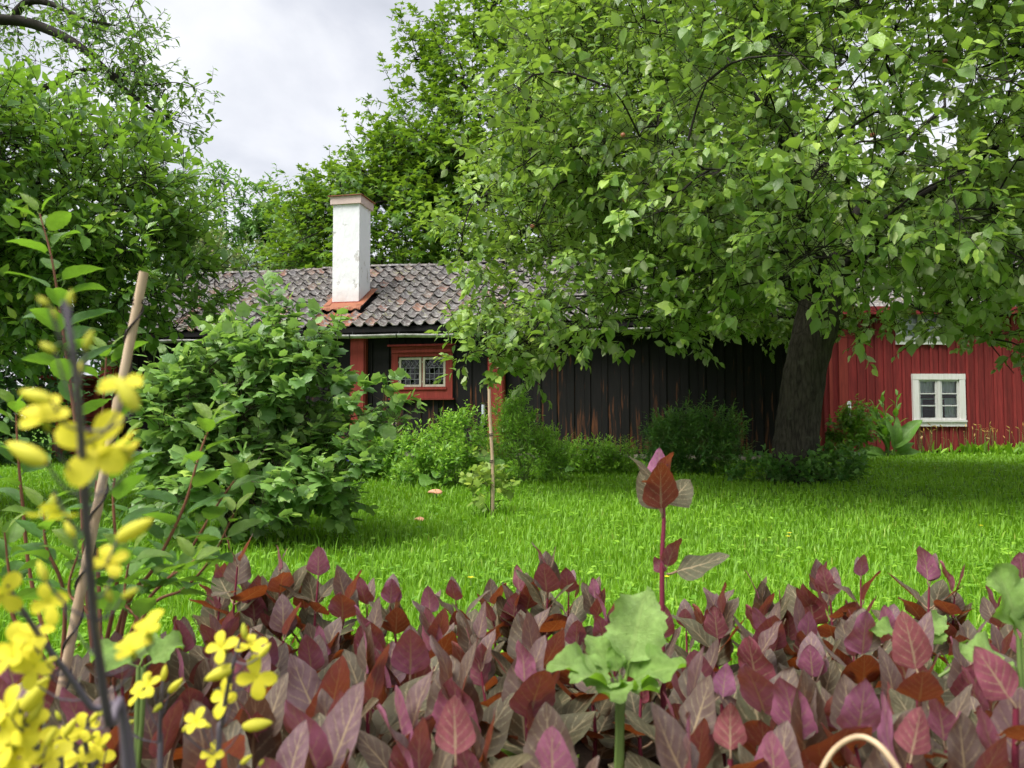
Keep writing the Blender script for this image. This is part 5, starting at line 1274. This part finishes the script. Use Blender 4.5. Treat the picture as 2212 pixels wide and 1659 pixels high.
kale('dense cluster of yellow kale blossom filling the lower left corner', [(130, 1750, .50), (110, 1680, .49), (85, 1620, .48), (60, 1570, .47), (40, 1530, .46)],
     [(15, 1530, 90, (0, -.7, .7)), (50, 1570, 90, (.3, -.8, .5)), (20, 1610, 95, (-.2, -.7, .7)), (75, 1590, 80, (.4, -.7, .5)), (110, 1640, 80, (.2, -.6, .8)), (60, 1640, 85, (-.3, -.8, .4)), (10, 1655, 90, (.2, -.8, .5)), (35, 1575, 80, (-.3, -.9, .2))],
     [(50, 1535, 105, 1465, True), (60, 1560, 95, 1510, True), (100, 1610, 120, 1570, True), (25, 1550, 40, 1510, True)], dep, (at2(135, 1750, .5)[0], .5))
kale('spreading sprig of small yellow kale blossom beside the corner cluster', [(210, 1750, .60), (195, 1660, .59), (185, 1600, .58), (190, 1550, .57)],
     [(150, 1600, 60, (.1, -.9, .4)), (180, 1575, 60, (.4, -.6, .6)), (170, 1640, 75, (0, -.5, 1)), (205, 1650, 70, (.3, -.7, .6)), (215, 1610, 55, (-.3, -.8, .5)), (140, 1640, 60, (-.2, -.8, .5))],
     [(140, 1590, 165, 1550, True), (195, 1560, 215, 1535, True), (215, 1545, 235, 1530, False), (180, 1600, 210, 1590, True), (130, 1555, 120, 1535, False), (240, 1560, 245, 1522, True)], dep, (at2(215, 1750, .6)[0], .6))
kale('upright flowering kale stalk with sharp yellow blossoms over the purple leaves', [(470, 1700, .60), (480, 1560, .60), (500, 1450, .58), (520, 1380, .57)],
     [(555, 1462, 80, (.1, -1, .2)), (490, 1508, 75, (-.3, -.8, .5)), (478, 1400, 68, (-.2, -.7, .6)), (545, 1395, 60, (.2, -.5, 1)), (425, 1560, 55, (-.2, -.7, .7)), (460, 1630, 50, (0, -.8, .6))],
     [(525, 1570, 590, 1560, True), (505, 1440, 440, 1470, True), (560, 1420, 585, 1388, True), (530, 1380, 525, 1345, False), (455, 1570, 430, 1560, True), (395, 1580, 415, 1560, True), (520, 1650, 545, 1630, True), (560, 1655, 570, 1640, False)], dep, (at2(470, 1700, .6)[0], .6))
kale('short kale stalk with few small yellow buds left of the sharp blossoms', [(345, 1700, .62), (345, 1600, .62), (350, 1500, .6), (355, 1450, .6)],
     [(320, 1480, 50, (-.2, -.7, .7)), (300, 1500, 48, (-.4, -.6, .7))],
     [(352, 1470, 358, 1435, True), (365, 1495, 395, 1465, True), (325, 1470, 318, 1450, True), (350, 1520, 330, 1540, False), (245, 1560, 248, 1520, True), (270, 1570, 290, 1555, False)], dep, (at2(345, 1700, .62)[0], .62))
# curved dry stem at the lower right
t = thing('dry_stem', 'pale dry bent stem arching over the leaves at the lower right', 'stem', (at2(1770, 1690, .62)[0], .62, .03))
P = curve([(at2(1700, 1700, .64)[0], .64, .03), at2(1720, 1950, .63), at2(1740, 1800, .63), at2(1765, 1690, .62), at2(1800, 1622, .62), at2(1850, 1592, .61), at2(1893, 1606, .60), at2(1930, 1648, .59), at2(1960, 1700, .585), at2(1990, 1760, .58), at2(2015, 1830, .58), at2(2030, 1950, .58)], 60)
obj('stalk', Tubes().add(P, np.interp(np.linspace(0, 1, 60), [0, .4, .6, 1], [.0018, .0021, .0026, .0024]), 8).mesh('stalk', M['dry_stem']), None, t)
# orange-brown fungus caps on the lawn
def cap_(px, py, r, label):
    b = ground2(px, py); t = thing('mushroom', label, 'mushroom', b, 'mushrooms on the lawn'); V = []; n = 14
    for j, (rr, zz) in enumerate(((.0, .062), (.45, .058), (.85, .048), (1.0, .034), (.9, .028), (.3, .03))):
        for k in range(n): a = 6.283 * k / n; q = r * rr * (1 + .1 * math.sin(3 * a + j)); V.append((b[0] + q * math.cos(a), b[1] + q * math.sin(a), zz * r / .07 + .01 + .006 * math.sin(2 * a)))
    MB().add(V, [(j * n + k, j * n + (k + 1) % n, (j + 1) * n + (k + 1) % n, (j + 1) * n + k) for j in range(5) for k in range(n)]).build('cap', M['mushroom'], t, None, True)
    obj('foot', Tubes().add([b, b + [0, 0, .035 * r / .07 + .01]], r * .25, 8).mesh('foot', M['paper_leaf']), None, t)
cap_(940, 1074, .07, 'pinkish mushroom cap in the grass before the goldenrod clump'); cap_(906, 1131, .035, 'smaller pinkish mushroom cap nearer to the bed')
# buttercups in the lawn
for k, (px, py, lb) in enumerate(((1703, 1178, 'buttercup in the lawn left of the dark shade'), (1706, 1170, 'second buttercup just behind it in the lawn'), (1440, 1275, 'yellow buttercup at the foot of the tall orache stalk'), (1017, 1277, 'yellow buttercup at the lawn edge behind the middle oraches'), (2120, 1152, 'pale yellow weed flower in the shaded lawn on the right'), (505, 1115, 'yellow buttercup beside the currant bush'))):
    b = ground2(px, py + 9); p = b + [0, 0, .07]; t = thing('buttercup', lb, 'flower', b, 'buttercups in the lawn'); n = 5
    obj('stem', Tubes().add([b, p], .002, 4).mesh('stem', M['green_stem']), None, t); a = np.arange(n) * 1.257
    obj('flower_head', scatter('flower_head', T_OVATE, np.tile(p, (n, 1)), unit(np.stack([np.cos(a), np.sin(a), np.full(n, .5)], 1)), np.tile([0, 0, 1.], (n, 1)), np.full(n, .018), np.full(n, .4), M['petal']), None, t)

# ------------------------------------------------------------------ grass
N = 160000
Y = 1.9 * (19.0 / 1.9) ** rng.random(N)
X = rng.uniform(-1, 1, N) * (.80 * Y + 1.2)
inv = HM.inverted(); hu = (X - 5.2) * .978 + (Y - 13) * -.21; hv = (X - 5.2) * .21 + (Y - 13) * .978
ok = ~((hu > HL - .05) & (hu < .1) & (hv > -.04) & (hv < HD)) & ~((Y > RY - .02) & (X > RX0)) & ~((Y < 2.16) & (X > -3.2)) & ~((X - tx) ** 2 + (Y - ty) ** 2 < .07)
X, Y = X[ok], Y[ok]; n = len(X)
patch = np.sin(X * 1.9 + 1.3 * np.sin(Y * 1.1)) * np.sin(Y * 2.3 + np.sin(X * 1.7)) * .5 + .5
p2 = np.sin(X * 7.1 + Y * 3) * np.sin(Y * 8.3 - X * 2) * .5 + .5
hgt = (.034 + .022 * patch + .016 * p2) * rng.uniform(.6, 1.35, n)
long_ = rng.random(n) < .02; hgt[long_] *= 1.9
nearwall = ((hv[ok] > -.5) & (hu[ok] < .3) & (hu[ok] > HL)) | (Y > RY - .35); hgt[nearwall] *= rng.uniform(.9, 1.6, nearwall.sum())
wd = (.0013 + .0007 * Y) * rng.uniform(.7, 1.3, n)
az = rng.uniform(0, 6.283, n); lean = np.abs(rng.normal(.35, .25, n))
dx, dy = np.cos(az), np.sin(az); px_, py_ = -dy, dx
b = np.stack([X, Y, np.full(n, -.003)], 1); out_ = np.stack([dx, dy, np.zeros(n)], 1); side = np.stack([px_, py_, np.zeros(n)], 1); upv = np.array([0, 0, 1.])
mid = b + upv * (hgt * .55)[:, None] + out_ * (hgt * lean * .3)[:, None]; tipp = b + upv * (hgt * (1 - .25 * lean))[:, None] + out_ * (hgt * lean)[:, None]
V = np.stack([b - side * wd[:, None], b + side * wd[:, None], mid - side * (wd * .8)[:, None], mid + side * (wd * .8)[:, None], tipp], 1)
T = np.array([(0, 1, 3), (0, 3, 2), (2, 3, 4)])[None] + (np.arange(n) * 5)[:, None, None]
rn = (.28 + .3 * (patch - .5) + .2 * p2 + rng.normal(0, .15, n)).clip(0, .85); dry = rng.random(n) < .015; rn[dry] = 1.0
tag(obj('grass', npmesh('grass', V.reshape(-1, 3), T.reshape(-1, 3), M['grass_blade'], True, np.repeat(rn, 5))), 'mown green lawn grass between the bed and the houses', 'grass', kind='stuff')
# clover and small weeds in the lawn
n = 2600; Y = 2.2 * (14 / 2.2) ** rng.random(n); X = rng.uniform(-1, 1, n) * (.75 * Y + .6)
hu = (X - 5.2) * .978 + (Y - 13) * -.21; hv = (X - 5.2) * .21 + (Y - 13) * .978; ok = ~((hu < .3) & (hv > -.1)); X, Y = X[ok], Y[ok]; n = len(X)
c = np.stack([X, Y, rng.uniform(.025, .06, n)], 1); P = np.repeat(c, 4, 0) + rng.normal(0, .012, (4 * n, 3)) * [1, 1, .3]
a = rng.uniform(0, 6.283, 4 * n); ax = np.stack([np.cos(a), np.sin(a), rng.uniform(.1, .6, 4 * n)], 1)
tag(obj('clover', scatter('clover', T_OVATE, P, unit(ax), np.tile([0, 0, 1.], (4 * n, 1)) + rng.normal(0, .2, (4 * n, 3)), rng.uniform(.018, .038, 4 * n), rng.uniform(.2, .8, 4 * n), M['bush_leaf'])), 'clover and small weeds scattered through the lawn', 'clover', kind='stuff')
# fallen leaf litter in the bed, low shade weeds
n = 900; X = rng.uniform(-2.2, 2.2, n); Y = rng.uniform(.5, 2.1, n); P = np.stack([X, Y, np.full(n, .05)], 1); a = rng.uniform(0, 6.283, n)
tag(obj('bed_weeds', scatter('bed_weeds', T_OVATE, P, unit(np.stack([np.cos(a), np.sin(a), rng.uniform(.1, .9, n)], 1)), np.tile([0, 0, 1.], (n, 1)), rng.uniform(.025, .055, n), rng.uniform(.2, .7, n), M['bush_leaf'])), 'small green weeds on the soil under the oraches', 'weeds', kind='stuff')
